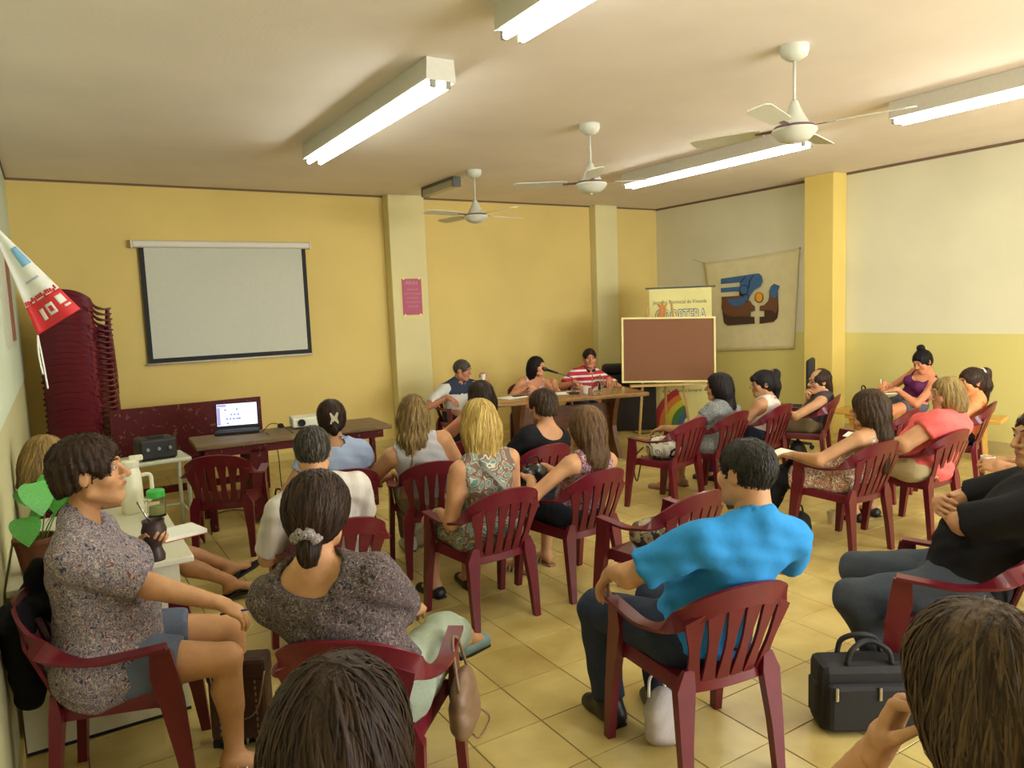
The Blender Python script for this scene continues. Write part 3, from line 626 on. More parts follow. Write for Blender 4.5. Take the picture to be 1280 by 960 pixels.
smooth_by_angle(MB().lathe([(.0, .004), (.055, .004), (.06, .02), (.064, .12), (.05, .17), (.046, .2), (.052, .225), (.049, .225), (.043, .2), (.047, .17), (.06, .12), (.056, .022), (.0, .012)], 20).build('vessel', m_gl, t))
MB().tube([(.05, 0, .19), (.1, 0, .18), (.105, 0, .1), (.062, 0, .06)], .007, 6).build('handle', m_gl, t, smooth=True)
for q, nm, lab in (((768, 487), 'drinking_glass', 'clear drinking glass beside the jug on the speakers table'), ((722, 490), 'drinking_glass', 'clear drinking glass by the speaking woman on the table')):
    p = ontable(*q); o = smooth_by_angle(MB().lathe([(0, .003), (.03, .003), (.037, .11), (.034, .11), (.028, .012), (0, .012)], 16).build(nm, m_gl, None, loc=tuple(p))); tag(o, lab, 'glass')
p = ontable(732, 492); tag(smooth_by_angle(MB().lathe([(0, 0), (.026, 0), (.036, .09), (.034, .09), (.025, .008), (0, .008)], 16).build('plastic_cup', m_cup, None, loc=tuple(p))), 'white plastic cup beside the glass jug on the speakers table', 'cup')
for q, lab, rz in (((640, 497), 'white paper sheets lying at the left end of the speakers table', .2), ((700, 492), 'white paper sheet before the striped-shirt man', -.4)):
    p = ontable(*q); o = MB().box((-.15, -.105, .001), (.15, .105, .004)).box((-.13, -.1, .004), (.16, .1, .006)).build('paper_sheet', m_pap, None, loc=tuple(p), rot=(0, 0, rz)); tag(o, lab, 'paper')
p = ontable(648, 496); tag(MB().bevelbox((-.07, -.035, .007), (.07, .035, .017), .004).build('mobile_phone', m_blk, None, loc=tuple(p)), 'black mobile phone on the papers on the speakers table', 'phone')
# microphone on a desk boom held by the woman
p = ontable(704, 491); hd = at_depth(683, 462, 8.55)
t = thing('microphone', 'black microphone on a boom stand before the speaking woman', 'microphone', (0, 0, 0)); e1 = at_depth(715, 472, 8.5)
MB().tube([hd, hd+(e1-hd)*.45], [.016, .011], 10).build('body', m_blk, t, smooth=True)
MB().tube([hd-(e1-hd)*.18, hd-(e1-hd)*.08, hd], [.012, .026, .024], 12).build('mesh_head', plain('mic_grille', (52, 52, 54), .5, .2, 400), t, smooth=True)
MB().tube([hd+(e1-hd)*.4, e1], .006, 6).build('boom_arm', plain('dark_metal', (88, 88, 84)), t); 
MB().tube([e1, (e1[0]+.02, e1[1]+.02, .76)], .006, 6).build('stand_pole', plain('dark_metal', (88, 88, 84)), t); MB().lathe([(.075, 0), (.075, .012), (.01, .02)], 20, (e1[0]+.02, e1[1]+.02, .75)).build('stand_base', m_blk, t)

# ------------------------------------------------------------------ laptop table, bench, trolley
m_old = wood('worn_table', (96, 74, 48), (132, 108, 70), .6); m_red = cloth('chipped_maroon_paint', [(78, 22, 26), (86, 24, 28), (90, 26, 30), (84, 24, 28), (86, 26, 28), (88, 26, 30), (88, 26, 30), (84, 24, 28), (126, 88, 58)], 16, 'noise', .55, .1)
t = thing('laptop_table', 'long worn wooden table with maroon legs below the projection screen', 'table', (.93, 6.42, 0), math.radians(-3))
MB().bevelbox((0, 0, .70), (1.68, .62, .735), .006).build('table_top', m_old, t); MB().box((.06, .02, .63), (1.60, .045, .70)).build('apron', m_red, t); MB().box((.06, .575, .63), (1.60, .6, .70)).build('apron', m_red, t)
for x_ in (.1, 1.5):
    for y_ in (.05, .53): MB().tube([(x_, y_, 0), (x_, y_, .7)], .03, 6).build('leg', m_red, t)
MB().box((.42, .02, .05), (.55, .6, .66)).build('centre_post', m_red, t)
lp = on_z(297, 541, .735)
t = thing('laptop', 'open black laptop with a bright screen on the worn table', 'laptop', tuple(lp), math.radians(-14))
MB().bevelbox((-.19, -.11, .004), (.19, .13, .026), .008).build('base', m_blk, t)
LM = Matrix.Translation((0, .125, .026)) @ Matrix.Rotation(math.radians(72), 4, 'X')
lid = MB().bevelbox((-.19, 0, -.008), (.19, .245, .004), .006, LM).build('lid', m_blk, t)
MB().box((-.175, .028, .004), (.175, .232, .006), LM).build('display', emit('display_glow', (206, 216, 246), 1.0), lid)
m_ico = emit('icon_blue', (70, 80, 170), .5); m_bar = emit('sidebar_violet', (150, 140, 190), .7)
MB().box((-.173, .035, .0062), (-.145, .20, .0072), LM).box((-.173, .205, .0062), (-.09, .228, .0072), LM).build('screen_sidebar', m_bar, lid)
for (cx_, cy_) in [(-.10, .175), (-.0, .178), (-.05, .13), (-.02, .13), (.01, .13), (-.09, .09), (-.06, .09), (-.03, .09), (0, .09), (.02, .09), (-.085, .05)]: MB().box((cx_-.009, cy_-.006, .0062), (cx_+.009, cy_+.006, .0072), LM).build('screen_icon', m_ico, lid)
kb = MB()
for i in range(12):
    for j in range(5): kb.box((-.165+.0275*i, -.03+.026*j, .026), (-.143+.0275*i, -.009+.026*j, .029))
kb.build('keyboard', plain('key_black', (40, 40, 42), .6), t)
p = on_z(351, 534, .735); o = smooth_by_angle(MB().lathe([(.0, .036), (.018, .034), (.028, .024), (.032, .01), (.03, 0), (0, 0)], 14).build('computer_mouse', m_blk, None, loc=tuple(p))); o.scale = (.9, 1.5, 1); tag(o, 'small black computer mouse on the worn table beside the laptop', 'mouse')
p = on_z(385, 533, .735); t = thing('projector', 'white boxy projector on the worn table', 'projector', tuple(p), math.radians(-8)); m_prj = plain('projector_white', (224, 220, 196), .5, .03)
MB().bevelbox((-.15, -.11, .012), (.20, .13, .10), .014).build('casing', m_prj, t); M = Matrix(((1, 0, 0, -.07), (0, 0, -1, -.11), (0, 1, 0, .055), (0, 0, 0, 1)))
b = MB().lathe([(.034, -.004), (.034, .018), (.026, .018), (.024, .006), (0, .006)], 16); b.V = [tuple(M @ Vector(v)) for v in b.V]; b.build('lens', m_blk, t)
for x_ in (-.12, .17): MB().box((x_-.012, -.09, 0), (x_+.012, -.07, .012)).build('foot', m_blk, t)
for k in range(6): MB().box((.203, -.07+.03*k, .03), (.2, -.055+.03*k, .085)).build('vent_slot', m_cap, t)
tp = on_z(335, 543, .74)
wire('laptop_cable', 'thin black cable arching from the laptop to the projector', [tuple(on_z(328, 540, .75)), tuple(on_z(338, 528, .80)), tuple(on_z(352, 531, .78)), tuple(on_z(366, 541, .745))], .004, m_blk)
wire('hanging_cable', 'thin black cable hanging down from the worn table to the floor', [tuple(on_z(333, 541, .745)), (tp[0]+.02, 6.38, .70), (tp[0]+.02, 6.37, .3), (tp[0]+.05, 6.35, .02), (tp[0]+.35, 6.1, .01), (tp[0]+.3, 5.9, .01)], .004, m_blk)
wire('power_cable', 'dark cable lying in loops on the tiles behind the empty armchair', [tuple(on_z(265, 668, .008)), tuple(on_z(262, 645, .008)), tuple(on_z(290, 636, .008)), tuple(on_z(318, 640, .008)), tuple(on_z(322, 650, .008)), tuple(on_z(334, 648, .008))], .005, m_blk)
t = thing('maroon_pew', 'old maroon painted wooden bench with chipped back board along the wall', 'bench', (.42, 7.75, 0))
MB().box((0, .30, .43), (1.42, .335, .93)).build('back_board', m_red, t); MB().box((0, .0, .40), (1.42, .30, .435)).build('seat_board', m_red, t); MB().box((.05, .14, .08), (1.37, .17, .15)).build('stretcher', m_red, t)
for x_ in (.03, 1.34): MB().box((x_, .01, 0), (x_+.05, .30, .40)).build('leg', m_red, t)
m_trl = plain('trolley_white', (206, 208, 186), .4, .03)
t = thing('white_trolley', 'small white metal trolley table carrying the black device', 'table', (.40, 6.22, 0), math.radians(4))
MB().bevelbox((0, 0, .665), (.47, .40, .695), .008).build('table_top', m_trl, t)
for x_ in (.03, .44):
    MB().tube(cr([(x_, .03, .665), (x_, .03, .35), (x_+.0, -.02, .2), (x_+.03, -.08, .0)], 4), .016, 8).build('leg', m_trl, t, smooth=True); MB().tube([(x_, .36, .665), (x_, .37, 0)], .016, 8).build('leg', m_trl, t, smooth=True)
    MB().tube([(x_, .03, .25), (x_, .37, .25)], .01, 6).build('side_rail', m_trl, t)
MB().tube([(.03, .37, .25), (.44, .37, .25)], .01, 6).build('cross_rail', m_trl, t)
t = thing('black_device', 'black boxy amplifier on the white trolley', 'device', (.63, 6.40, .695), math.radians(6))
MB().bevelbox((-.135, -.12, .006), (.135, .13, .165), .018).build('casing', plain('device_black', (34, 32, 32), .55, .1), t); MB().bevelbox((-.06, -.05, .165), (.06, .05, .176), .004).build('top_plate', m_blk, t)
for x_ in (-.08, .0, .08): M = Matrix.Translation((x_, -.12, .09)) @ Matrix.Rotation(math.pi/2, 4, 'X'); b = MB().lathe([(.014, 0), (.012, .014), (0, .014)], 10); b.V = [tuple(M @ Vector(v)) for v in b.V]; b.build('knob', m_cap, t)
MB().box((-.12, -.1, 0), (.12, .1, .006)).build('foot_strip', m_blk, t)

# ------------------------------------------------------------------ white desk with mate set and plant
m_desk = plain('desk_white', (206, 202, 176), .5, .04)
t = thing('white_desk', 'white laminate desk beside the left wall carrying the thermos', 'desk', (0, 0, 0)); dz = .725
MB().bevelbox((-.24, 3.50, dz-.03), (.46, 4.72, dz), .006).build('desk_top', m_desk, t); MB().box((-.23, 3.53, .02), (.40, 3.56, dz-.03)).build('end_panel', m_desk, t); MB().box((-.23, 4.66, .02), (.40, 4.69, dz-.03)).build('end_panel', m_desk, t)
MB().box((.38, 3.56, .25), (.40, 4.66, dz-.03)).build('modesty_panel', m_desk, t); MB().box((-.23, 3.54, 0), (.40, 3.57, .02)).build('foot_strip', m_blk, t)
p = on_z(167, 640, dz); t = thing('thermos_jug', 'white plastic thermos jug with handle on the white desk', 'thermos', (p[0], p[1], dz)); m_th = plain('thermos_white', (226, 222, 196), .35, .03)
smooth_by_angle(MB().lathe([(.0, 0), (.055, 0), (.058, .02), (.056, .21), (.048, .235), (.046, .25), (.05, .255), (.05, .285), (.03, .295), (0, .295)], 22).build('body', m_th, t))
MB().tube(cr([(.05, -.0, .20), (.095, -.01, .20), (.102, -.01, .15), (.095, -.01, .07), (.054, 0, .055)], 4), .011, 8).build('handle', m_th, t, smooth=True); MB().bevelbox((.0, -.02, .285), (.07, .02, .315), .008).build('pour_lever', m_th, t)
p = on_z(197, 645, dz); t = thing('glass_jar', 'glass jar with a green lid on the white desk', 'jar', (p[0], p[1], dz))
smooth_by_angle(MB().lathe([(0, 0), (.045, 0), (.047, .02), (.047, .095), (.04, .11), (.04, .115), (.037, .115), (.037, .108), (.044, .093), (.043, .01), (0, .008)], 18).build('jar_body', glass('jar_glass', (246, 248, 238)), t)); smooth_by_angle(MB().lathe([(.043, .105), (.046, .108), (.046, .14), (.04, .146), (0, .146)], 18).build('lid', plain('lid_green', (60, 176, 70), .4, .05), t))
smooth_by_angle(MB().lathe([(0, .01), (.04, .012), (.04, .055), (0, .06)], 16).build('contents', plain('yerba', (150, 152, 104), .9, .3, 200), t))
p = on_z(226, 668, dz); t = thing('notebook', 'open white notebook with an orange cover on the corner of the white desk', 'notebook', (p[0], p[1], dz), .25)
MB().box((-.11, -.09, .001), (.10, .10, .004)).build('cover', plain('cover_orange', (176, 92, 50), .6), t); MB().box((-.105, -.085, .004), (.095, .095, .022)).build('pages', m_pap, t)
#@@PEOPLE

# ------------------------------------------------------------------ people: implicit bodies, polygonised with surface nets
class SDF:
    def __init__(s): s.ops = []
    def cone(s, a, b, ra, rb, k=.02, stretch=None, f=1., cap=False, op='add'):
        a, b = np.array(a, float), np.array(b, float); R = max(ra, rb)*max(1, f)
        lo = np.minimum(a, b)-R; hi = np.maximum(a, b)+R
        s.ops.append((op, 'cone', lo, hi, k, (a, b, ra, rb, None if stretch is None else np.array(stretch, float), f, cap))); return s
    def ell(s, c, r, k=.02, M=None, op='add'):
        c = np.array(c, float); r = np.array(r, float); R = max(r); s.ops.append((op, 'ell', c-R, c+R, k, (c, r, M))); return s
    def plane(s, p, n): s.ops.append(('clip', 'plane', None, None, 0, (np.array(p, float), np.array(n, float)/np.linalg.norm(n)))); return s
    def build(s, vox, pad=.012, disp=None, bounds=None):
        adds = [o for o in s.ops if o[0] == 'add']
        lo = np.min([o[2] for o in adds], 0)-pad-2*vox; hi = np.max([o[3] for o in adds], 0)+pad+2*vox
        n = np.ceil((hi-lo)/vox).astype(int)+1
        ax = [lo[i]+vox*np.arange(n[i]) for i in range(3)]; A = np.full(n, .5, np.float32)
        for op, kind, l, h, k, a in s.ops:
            if kind == 'plane':
                p, nn = a; d = (ax[0]-p[0])[:, None, None]*nn[0]+(ax[1]-p[1])[None, :, None]*nn[1]+(ax[2]-p[2])[None, None, :]*nn[2]
                np.maximum(A, d.astype(np.float32), out=A); continue
            m = k+.03; i0 = np.clip(((l-m-lo)/vox).astype(int), 0, n-1); i1 = np.clip(((h+m-lo)/vox).astype(int)+2, 1, n)
            if np.any(i1 <= i0): continue
            sl = tuple(slice(i0[i], i1[i]) for i in range(3)); x = ax[0][sl[0]][:, None, None]; y = ax[1][sl[1]][None, :, None]; z = ax[2][sl[2]][None, None, :]
            if kind == 'cone':
                pa, pb, ra, rb, st, f, cap = a; q = [x-pa[0], y-pa[1], z-pa[2]]; ab = pb-pa; L2 = ab@ab+1e-9
                if st is not None:
                    comp = (q[0]*st[0]+q[1]*st[1]+q[2]*st[2])*(1-1/f); q = [q[i]-comp*st[i] for i in range(3)]
                tt = (q[0]*ab[0]+q[1]*ab[1]+q[2]*ab[2])/L2; t = np.clip(tt, 0, 1)
                d = np.sqrt((q[0]-t*ab[0])**2+(q[1]-t*ab[1])**2+(q[2]-t*ab[2])**2)-(ra+(rb-ra)*t)
                if cap: d = np.maximum(d, (tt-1)*math.sqrt(L2))
            else:
                c, r, M = a; q = [x-c[0], y-c[1], z-c[2]]
                if M is not None: q = [q[0]*M[0, i]+q[1]*M[1, i]+q[2]*M[2, i] for i in range(3)]
                k0 = np.sqrt((q[0]/r[0])**2+(q[1]/r[1])**2+(q[2]/r[2])**2); k1 = np.sqrt((q[0]/r[0]**2)**2+(q[1]/r[1]**2)**2+(q[2]/r[2]**2)**2)+1e-9
                d = k0*(k0-1)/k1
            d = d.astype(np.float32); B = A[sl]
            if op == 'sub': d = -d; hh = np.clip(.5-.5*(B-d)/k, 0, 1); A[sl] = B*(1-hh)+d*hh+k*hh*(1-hh)
            else: hh = np.clip(.5+.5*(B-d)/k, 0, 1); A[sl] = B*(1-hh)+d*hh-k*hh*(1-hh)
        if disp is not None: A += disp(ax[0][:, None, None], ax[1][None, :, None], ax[2][None, None, :]).astype(np.float32)
        A[0] = A[-1] = .5; A[:, 0] = A[:, -1] = .5; A[:, :, 0] = A[:, :, -1] = .5
        s.A, s.lo, s.vox = A, lo, vox
        return surface_nets(A, lo, vox)
def surface_nets(A, lo, vox):
    S_ = A < 0; n = np.array(A.shape)-1
    c = np.zeros(n, np.int8)
    offs = [(i, j, k) for i in (0, 1) for j in (0, 1) for k in (0, 1)]
    for o in offs: c += S_[o[0]:o[0]+n[0], o[1]:o[1]+n[1], o[2]:o[2]+n[2]]
    ids = np.argwhere((c > 0) & (c < 8)); idx = np.full(n, -1, np.int32); idx[tuple(ids.T)] = np.arange(len(ids))
    acc = np.zeros((len(ids), 3)); cnt = np.zeros(len(ids))
    for a in offs:
        for d in range(3):
            if a[d]: continue
            b = list(a); b[d] = 1; va = A[ids[:, 0]+a[0], ids[:, 1]+a[1], ids[:, 2]+a[2]]; vb = A[ids[:, 0]+b[0], ids[:, 1]+b[1], ids[:, 2]+b[2]]
            m = (va < 0) != (vb < 0); t = np.where(m, va/(va-vb+1e-12), 0); p = np.array(a, float)+np.zeros((len(ids), 3)); p[:, d] += t
            acc[m] += p[m]; cnt[m] += 1
    V = lo+vox*(ids+acc/cnt[:, None]); F = []
    for d in range(3):
        e1, e2 = [(1, 2), (2, 0), (0, 1)][d]; sa = [slice(None)]*3; sb = [slice(None)]*3; sa[d] = slice(0, -1); sb[d] = slice(1, None)
        ch = S_[tuple(sa)] != S_[tuple(sb)]; q = np.argwhere(ch); ok = (q[:, e1] > 0) & (q[:, e2] > 0) & (q[:, e1] < n[e1]) & (q[:, e2] < n[e2]); q = q[ok]
        u = np.zeros(3, int); u[e1] = 1; v = np.zeros(3, int); v[e2] = 1
        g = lambda w: idx[tuple(w.T)]
        quad = np.stack([g(q-u-v), g(q-v), g(q), g(q-u)], 1); ins = S_[tuple(q.T)]; quad[~ins] = quad[~ins][:, ::-1]; F.append(quad)
    return V, np.concatenate(F)
def nrm3(v): v = np.array(v, float); return v/(np.linalg.norm(v)+1e-12)
def ik(a, c, l1, l2, pole):
    a, c = np.array(a, float), np.array(c, float); d = c-a; L = np.linalg.norm(d); mx = (l1+l2)*.998
    if L > mx: c = a+d/L*mx; L = mx
    u = (c-a)/L; x = (l1*l1-l2*l2+L*L)/(2*L); h = math.sqrt(max(0, l1*l1-x*x)); p = np.array(pole, float); p = p-u*(p@u); p = nrm3(p)
    return a+u*x+p*h, c
def rotm(yaw=0, pitch=0, tilt=0):
    return np.array((Matrix.Rotation(math.radians(yaw), 3, 'Z') @ Matrix.Rotation(math.radians(-pitch), 3, 'X') @ Matrix.Rotation(math.radians(tilt), 3, 'Y')))
HANDS = {}
def hand_mesh(curl, spread=1.):
    key = (curl, spread)
    if key in HANDS: return HANDS[key]
    s = SDF(); s.cone((0, -.02, 0), (0, .02, 0), .024, .026, .02, (1, 0, 0), 1.25); s.ell((.002, .05, 0), (.04, .05, .0155), .015)
    for x, L, b in ((-.029, .070, .086), (-.010, .080, .092), (.010, .074, .089), (.028, .058, .080)):
        p = np.array([x, b-.03, 0]); d0 = nrm3((x*spread*2.2, 1, 0)); p1 = p+d0*.03; s.cone(p, p1, .011, .0098, .008); a = 0
        for seg, r0, r1 in ((.45, .0095, .0085), (.30, .0086, .0078), (.25, .0078, .0068)):
            a += curl*(1 if seg == .45 else .8); d = d0*math.cos(a)+np.array([0, 0, -math.sin(a)]); q = p1+d*L*seg; s.cone(p1, q, r0, r1, .003); p1 = q
    b = np.array([-.024, .018, -.006]); m = b+np.array([-.026, .030, -.010-.012*curl]); e = m+np.array([-.006+.012*curl, .030, -.006-.012*curl]); s.cone(b, m, .0135, .0105, .012); s.cone(m, e, .0105, .008, .004)
    HANDS[key] = s.build(.0046, .004); return HANDS[key]
def sphere_mesh(r, n=8):
    b = MB().lathe([(r*math.sin(a), r*math.cos(a)) for a in np.linspace(0.001, math.pi-.001, n)], 2*n); return b.V, b.F
SK = (184, 134, 94); SK2 = (192, 142, 100); SK3 = (172, 118, 82)
m_eye = plain('eye_white', (176, 160, 146), .25, 0); m_iris = plain('iris_dark', (40, 26, 18), .2, 0)
def trace_hair(sd, V, mat, parent, n, length, comb, width=.003, name='hair_strands', seed=0, taper=.2):
    """thin locks lying on the hair surface, combed along a direction field"""
    g = np.random.default_rng(seed); n = int(n*.9); P = V[g.integers(0, len(V), n)].copy(); A, lo, vox = sd.A, sd.lo, sd.vox; G = np.stack(np.gradient(A, vox), -1)
    def samp(F_, P_):
        q = (P_-lo)/vox; i = np.clip(q.astype(int), 0, np.array(A.shape)-2); f = q-i; out = 0
        for dx in (0, 1):
            for dy in (0, 1):
                for dz_ in (0, 1):
                    w = (f[:, 0] if dx else 1-f[:, 0])*(f[:, 1] if dy else 1-f[:, 1])*(f[:, 2] if dz_ else 1-f[:, 2]); v = F_[i[:, 0]+dx, i[:, 1]+dy, i[:, 2]+dz_]
                    out = out+(w[:, None]*v if v.ndim == 2 else w*v)
        return out
    st = 9; step = length/st*g.uniform(.6, 1.3, n)[:, None]; pts, nor = [], []
    lift = g.uniform(.0008, .0045, n)
    jit = g.normal(0, .16, (n, 3)); prevd = None
    for k in range(st+1):
        for _ in range(2):
            d = samp(A, P); gn = samp(G, P); gn = gn/(np.linalg.norm(gn, axis=1)[:, None]+1e-9); P = P-gn*(np.clip(d, -.02, .02)-lift)[:, None]
        pts.append(P.copy()); nor.append(gn.copy()); dv = comb(P)+jit; dv = dv-gn*np.sum(dv*gn, 1)[:, None]; dv = dv/(np.linalg.norm(dv, axis=1)[:, None]+1e-9)
        if prevd is not None: dv = dv*.6+prevd*.4
        prevd = dv; P = P+dv*step
    pts = np.array(pts); nor = np.array(nor); tan = np.gradient(pts, axis=0); side = np.cross(tan, nor); side /= np.linalg.norm(side, axis=2)[:, :, None]+1e-9
    w = (width*g.uniform(.6, 1.4, n))[None, :, None]*np.concatenate([np.linspace(.6, 1, 3), np.linspace(1, taper, st-2)])[:, None, None]
    L_ = pts-side*w/2; R_ = pts+side*w/2; C2 = pts+nor*w*.22
    VV = np.stack([L_, C2, R_], 2).transpose(1, 0, 2, 3).reshape(-1, 3); F = []
    base = (np.arange(n)*(st+1)*3)[:, None]; ks = np.arange(st)[None, :]
    for c0 in (0, 1): a = base+ks*3+c0; F.append(np.stack([a, a+1, a+4, a+3], -1).reshape(-1, 4))
    o = link(name, mesh_from(name, VV, np.concatenate(F), mat, smooth=True), parent); o['kind'] = 'stuff'; return o

def person(label, x, y, rot, head_px, skin_c=SK, hf=-.07, look=(0, 0, 0), g=1., sw=.185, belly=0., bust=0., hair=None, hairm=None, top=None, bottom=None, shoes=None, arms=(None, None), hands=(.35, .35),
           feet=None, knees=None, hip_z=.52, group='people in the room', res=1., neck_r=.052, male=False, hips=(0, -.055), strands=0, slen=.08, cat='person', hscale=1., arm_g=None, bare_feet=False):
    a = math.radians(rot); ca, sa_ = math.cos(a), math.sin(a)
    def w2l(P): dx, dy = P[0]-x, P[1]-y; return np.array([ca*dx+sa_*dy, -sa_*dx+ca*dy, P[2]])
    X_, Y_ = x-sa_*hf, y+ca*hf
    hc = w2l(near_line(head_px[0], head_px[1], X_, Y_)) if head_px is not None else np.array([0, hf, 1.13])
    Rh = rotm(*look); ag = arm_g or g
    hip = np.array([hips[0], hips[1], hip_z]); nb = hc+Rh@np.array([0, -.035, -.06])*hscale+np.array([0, -.012, -.095])*hscale
    up = nrm3(nb-hip); sd_ = nrm3(np.cross(np.array([0, 1., 0]), up)*1.0); sd_ = nrm3(np.array([1., 0, 0])-up*up[0]); fw = np.cross(up, sd_); Rt = np.stack([sd_, fw, up], 1); TL2 = np.linalg.norm(nb-hip)
    T = lambda u, v=0, s=0: hip+up*TL2*u+fw*v+sd_*s
    shs = [T(.825, -.005, -sw*.95), T(.825, -.005, sw*.95)]
    root = link('person', None); root.location = (x, y, 0); root.rotation_euler = (0, 0, a); tag(root, label, cat, group)
    sk = skin(skin_c)
    # --- limbs by inverse kinematics
    UA, FA = .285, .25; arm_j = []
    for i, s in ((0, -1), (1, 1)):
        spec = arms[i]
        if spec is None: spec = dict(h=(s*.16, .30, .60))
        if 'px' in spec: h = w2l(near_line(spec['px'][0], spec['px'][1], *loc_xy(x, y, a, spec['at'])))
        elif 'head' in spec: h = hc+Rh@np.array(spec['head'], float)
        else: h = np.array(spec['h'], float)
        hd = nrm3(spec.get('d', (-s*.25, .8, -.35))); wr = h-hd*.085; el, wr = ik(shs[i], wr, UA, FA, spec.get('pole', (s*.6, -.5, -.7))); arm_j.append((shs[i], el, wr, hd, spec.get('n', (0, .25, 1))))
    TH, CA = .43, .40; leg_j = []; feet = feet or ((-.12, .42, .0), (.12, .42, .0)); fdirs = []
    for i, s in ((0, -1), (1, 1)):
        f = np.array(feet[i][:3], float); hj = hip+np.array([s*.088*g, .01, -.015]); ank = f+np.array([0, 0, .085]); pole = knees[i] if knees else (s*.12, .6, 1)
        kn, ank2 = ik(hj, ank, TH, CA, pole); fd = nrm3(feet[i][3]) if len(feet[i]) > 3 else nrm3((s*.15, 1, -.05)); leg_j.append((hj, kn, ank2, fd))
    def torso(B, o, k=.045, lower=True):
        if lower: B.ell(T(.02, .0), (.168*g+o, .128*g+o, .125+o), k, Rt)
        B.ell(T(.28, .012+belly*.5), (.142*g+o, .108*g+belly*.6+o, .15+o), k, Rt); B.ell(T(.62, .0), (.152*(g*.5+.5)+o, .105*(.4+.6*g)+o, .18+o), k, Rt)
        B.cone(T(.80, -.010, -sw*.72), T(.80, -.010, sw*.72), .056+o, .056+o, k)
        for s in (-1, 1): B.cone(T(1.02, -.01, s*.02), T(.845, -.010, s*sw*.88), .040+o, .038+o, k)
        if bust:
            for s in (-1, 1): B.ell(T(.60, .085+.02*bust, s*.07), (.062*bust+o,)*3, .04)
        return B
    # --- body mesh
    B = torso(SDF(), 0); B.cone(T(.95, -.008), hc+Rh@np.array([0, -.025, -.055])*hscale, neck_r+.004, neck_r, .03)
    for (s0, e, w, hd, nn) in arm_j: B.cone(s0, e, .048*ag, .040*ag, .035); B.cone(e, w, .043*ag, .027, .012)
    for (hj, kn, an, fd) in leg_j:
        B.cone(hj, kn, .088*g, .056, .05); B.cone(kn, an, .055, .036, .02); B.cone(kn*.68+an*.32+nrm3(np.cross(np.cross(fd, an-kn), an-kn))*.018, kn*.5+an*.5, .052, .044, .03)
        B.cone(an+np.array([0, 0, -.02])-fd*.02, an+fd*.115+np.array([0, 0, -.055]), .034, .026, .02, nrm3(np.cross(fd, (0, 0, 1))), 1.25); B.cone(an-fd*.03+np.array([0, 0, -.05]), an+np.array([0, 0, -.03]), .03, .03, .02)
        if bare_feet:
            sdv = nrm3(np.cross(fd, (0, 0, 1)))
            for q in range(5): tp_ = an+fd*(.150-.008*abs(q-1.))+sdv*(q-2)*.017+np.array([0, 0, -.062]); B.cone(tp_-fd*.03, tp_, .012, .011 if q != 0 else .013, .006)
    parts = [B.build(.0138*res)]
    # --- head mesh
    H = SDF(); hs = hscale
    def hp(*p): return hc+Rh@np.array(p)*hs
    H.ell(hp(0, -.012, .028), np.array((.076, .096, .090))*hs, .02, Rh); H.ell(hp(0, .030, -.045), np.array((.058, .060, .068))*hs, .03, Rh); H.ell(hp(0, .066, -.096), np.array((.026, .022, .02))*hs, .03, Rh)
    for s in (-1, 1): H.ell(hp(s*.040, .055, -.022), np.array((.03, .03, .03))*hs, .02, Rh); H.cone(hp(s*.055, .0, -.06), hp(s*.02, .062, -.098), .02*hs, .016*hs, .025)
    H.cone(hp(-.034, .080, .030), hp(.034, .080, .030), .012*hs, .012*hs, .012)
    for s in (-1, 1): H.ell(hp(s*.032, .098, .010), np.array((.015, .013, .008))*hs, .008, Rh, op='sub')
    H.cone(hp(0, .088, .018), hp(0, .112, -.022), .007*hs, .0125*hs, .009)
    for s in (-1, 1): H.ell(hp(s*.013, .096, -.026), np.array((.009, .011, .008))*hs, .006, Rh)
    H.ell(hp(0, .083, -.055), np.array((.026, .014, .016))*hs, .012, Rh)
    for s in (-1, 1): H.ell(hp(s*.079, -.008, .0), np.array((.010, .021, .032))*hs, .006, Rh); H.ell(hp(s*.092, -.002, .004), np.array((.008, .011, .018))*hs, .005, Rh, op='sub')
    H.cone(hp(0, -.02, -.05), nb+np.array([0, -.0, -.01]), neck_r*.97, neck_r*.97, .03)
    parts.append(H.build(.0060*max(1, res*.95)))
    for i, (s0, e, w, hd, nn) in enumerate(arm_j):
        Vh, Fh = hand_mesh(hands[i]); yv = hd; zv = np.array(nn, float); zv = nrm3(zv-yv*(zv@yv)); xv = np.cross(yv, zv); Vh2 = Vh.copy()
        if i == 0: Vh2[:, 0] *= -1; Fh = Fh[:, ::-1]
        sc_ = 1.0 if not male else 1.08; Vh2 = w+sc_*(Vh2[:, :1]*xv+Vh2[:, 1:2]*yv+Vh2[:, 2:]*zv); parts.append((Vh2, Fh))
    VV = []; FF = []; b0 = 0
    for v, f in parts: VV.append(v); FF.append(f+b0); b0 += len(v)
    link('body', mesh_from('body', np.concatenate(VV), np.concatenate(FF), sk, smooth=True), root)
    # --- face pieces
    for s in (-1, 1):
        V_, F_ = sphere_mesh(.0115*hs, 7); e = link('eye', mesh_from('eye', V_, F_, [m_eye, m_iris], smooth=True), root)
        ec_ = hp(s*.032, .0775, .0105); Md = np.eye(4); Md[:3, :3] = Rh @ np.array([[1, 0, 0], [0, 0, 1], [0, -1, 0]]); Md[:3, 3] = ec_; e.matrix_local = Matrix(Md.tolist())
        for p_ in e.data.polygons:
            if p_.center.z > .0088*hs: p_.material_index = 1
        MB().tube([hp(s*.016, .096, .034), hp(s*.032, .096, .041), hp(s*.052, .080, .035)], [.0022*hs, .0030*hs, .0012*hs], 6).build('eyebrow', hairm if hairm else m_iris, root, smooth=True)
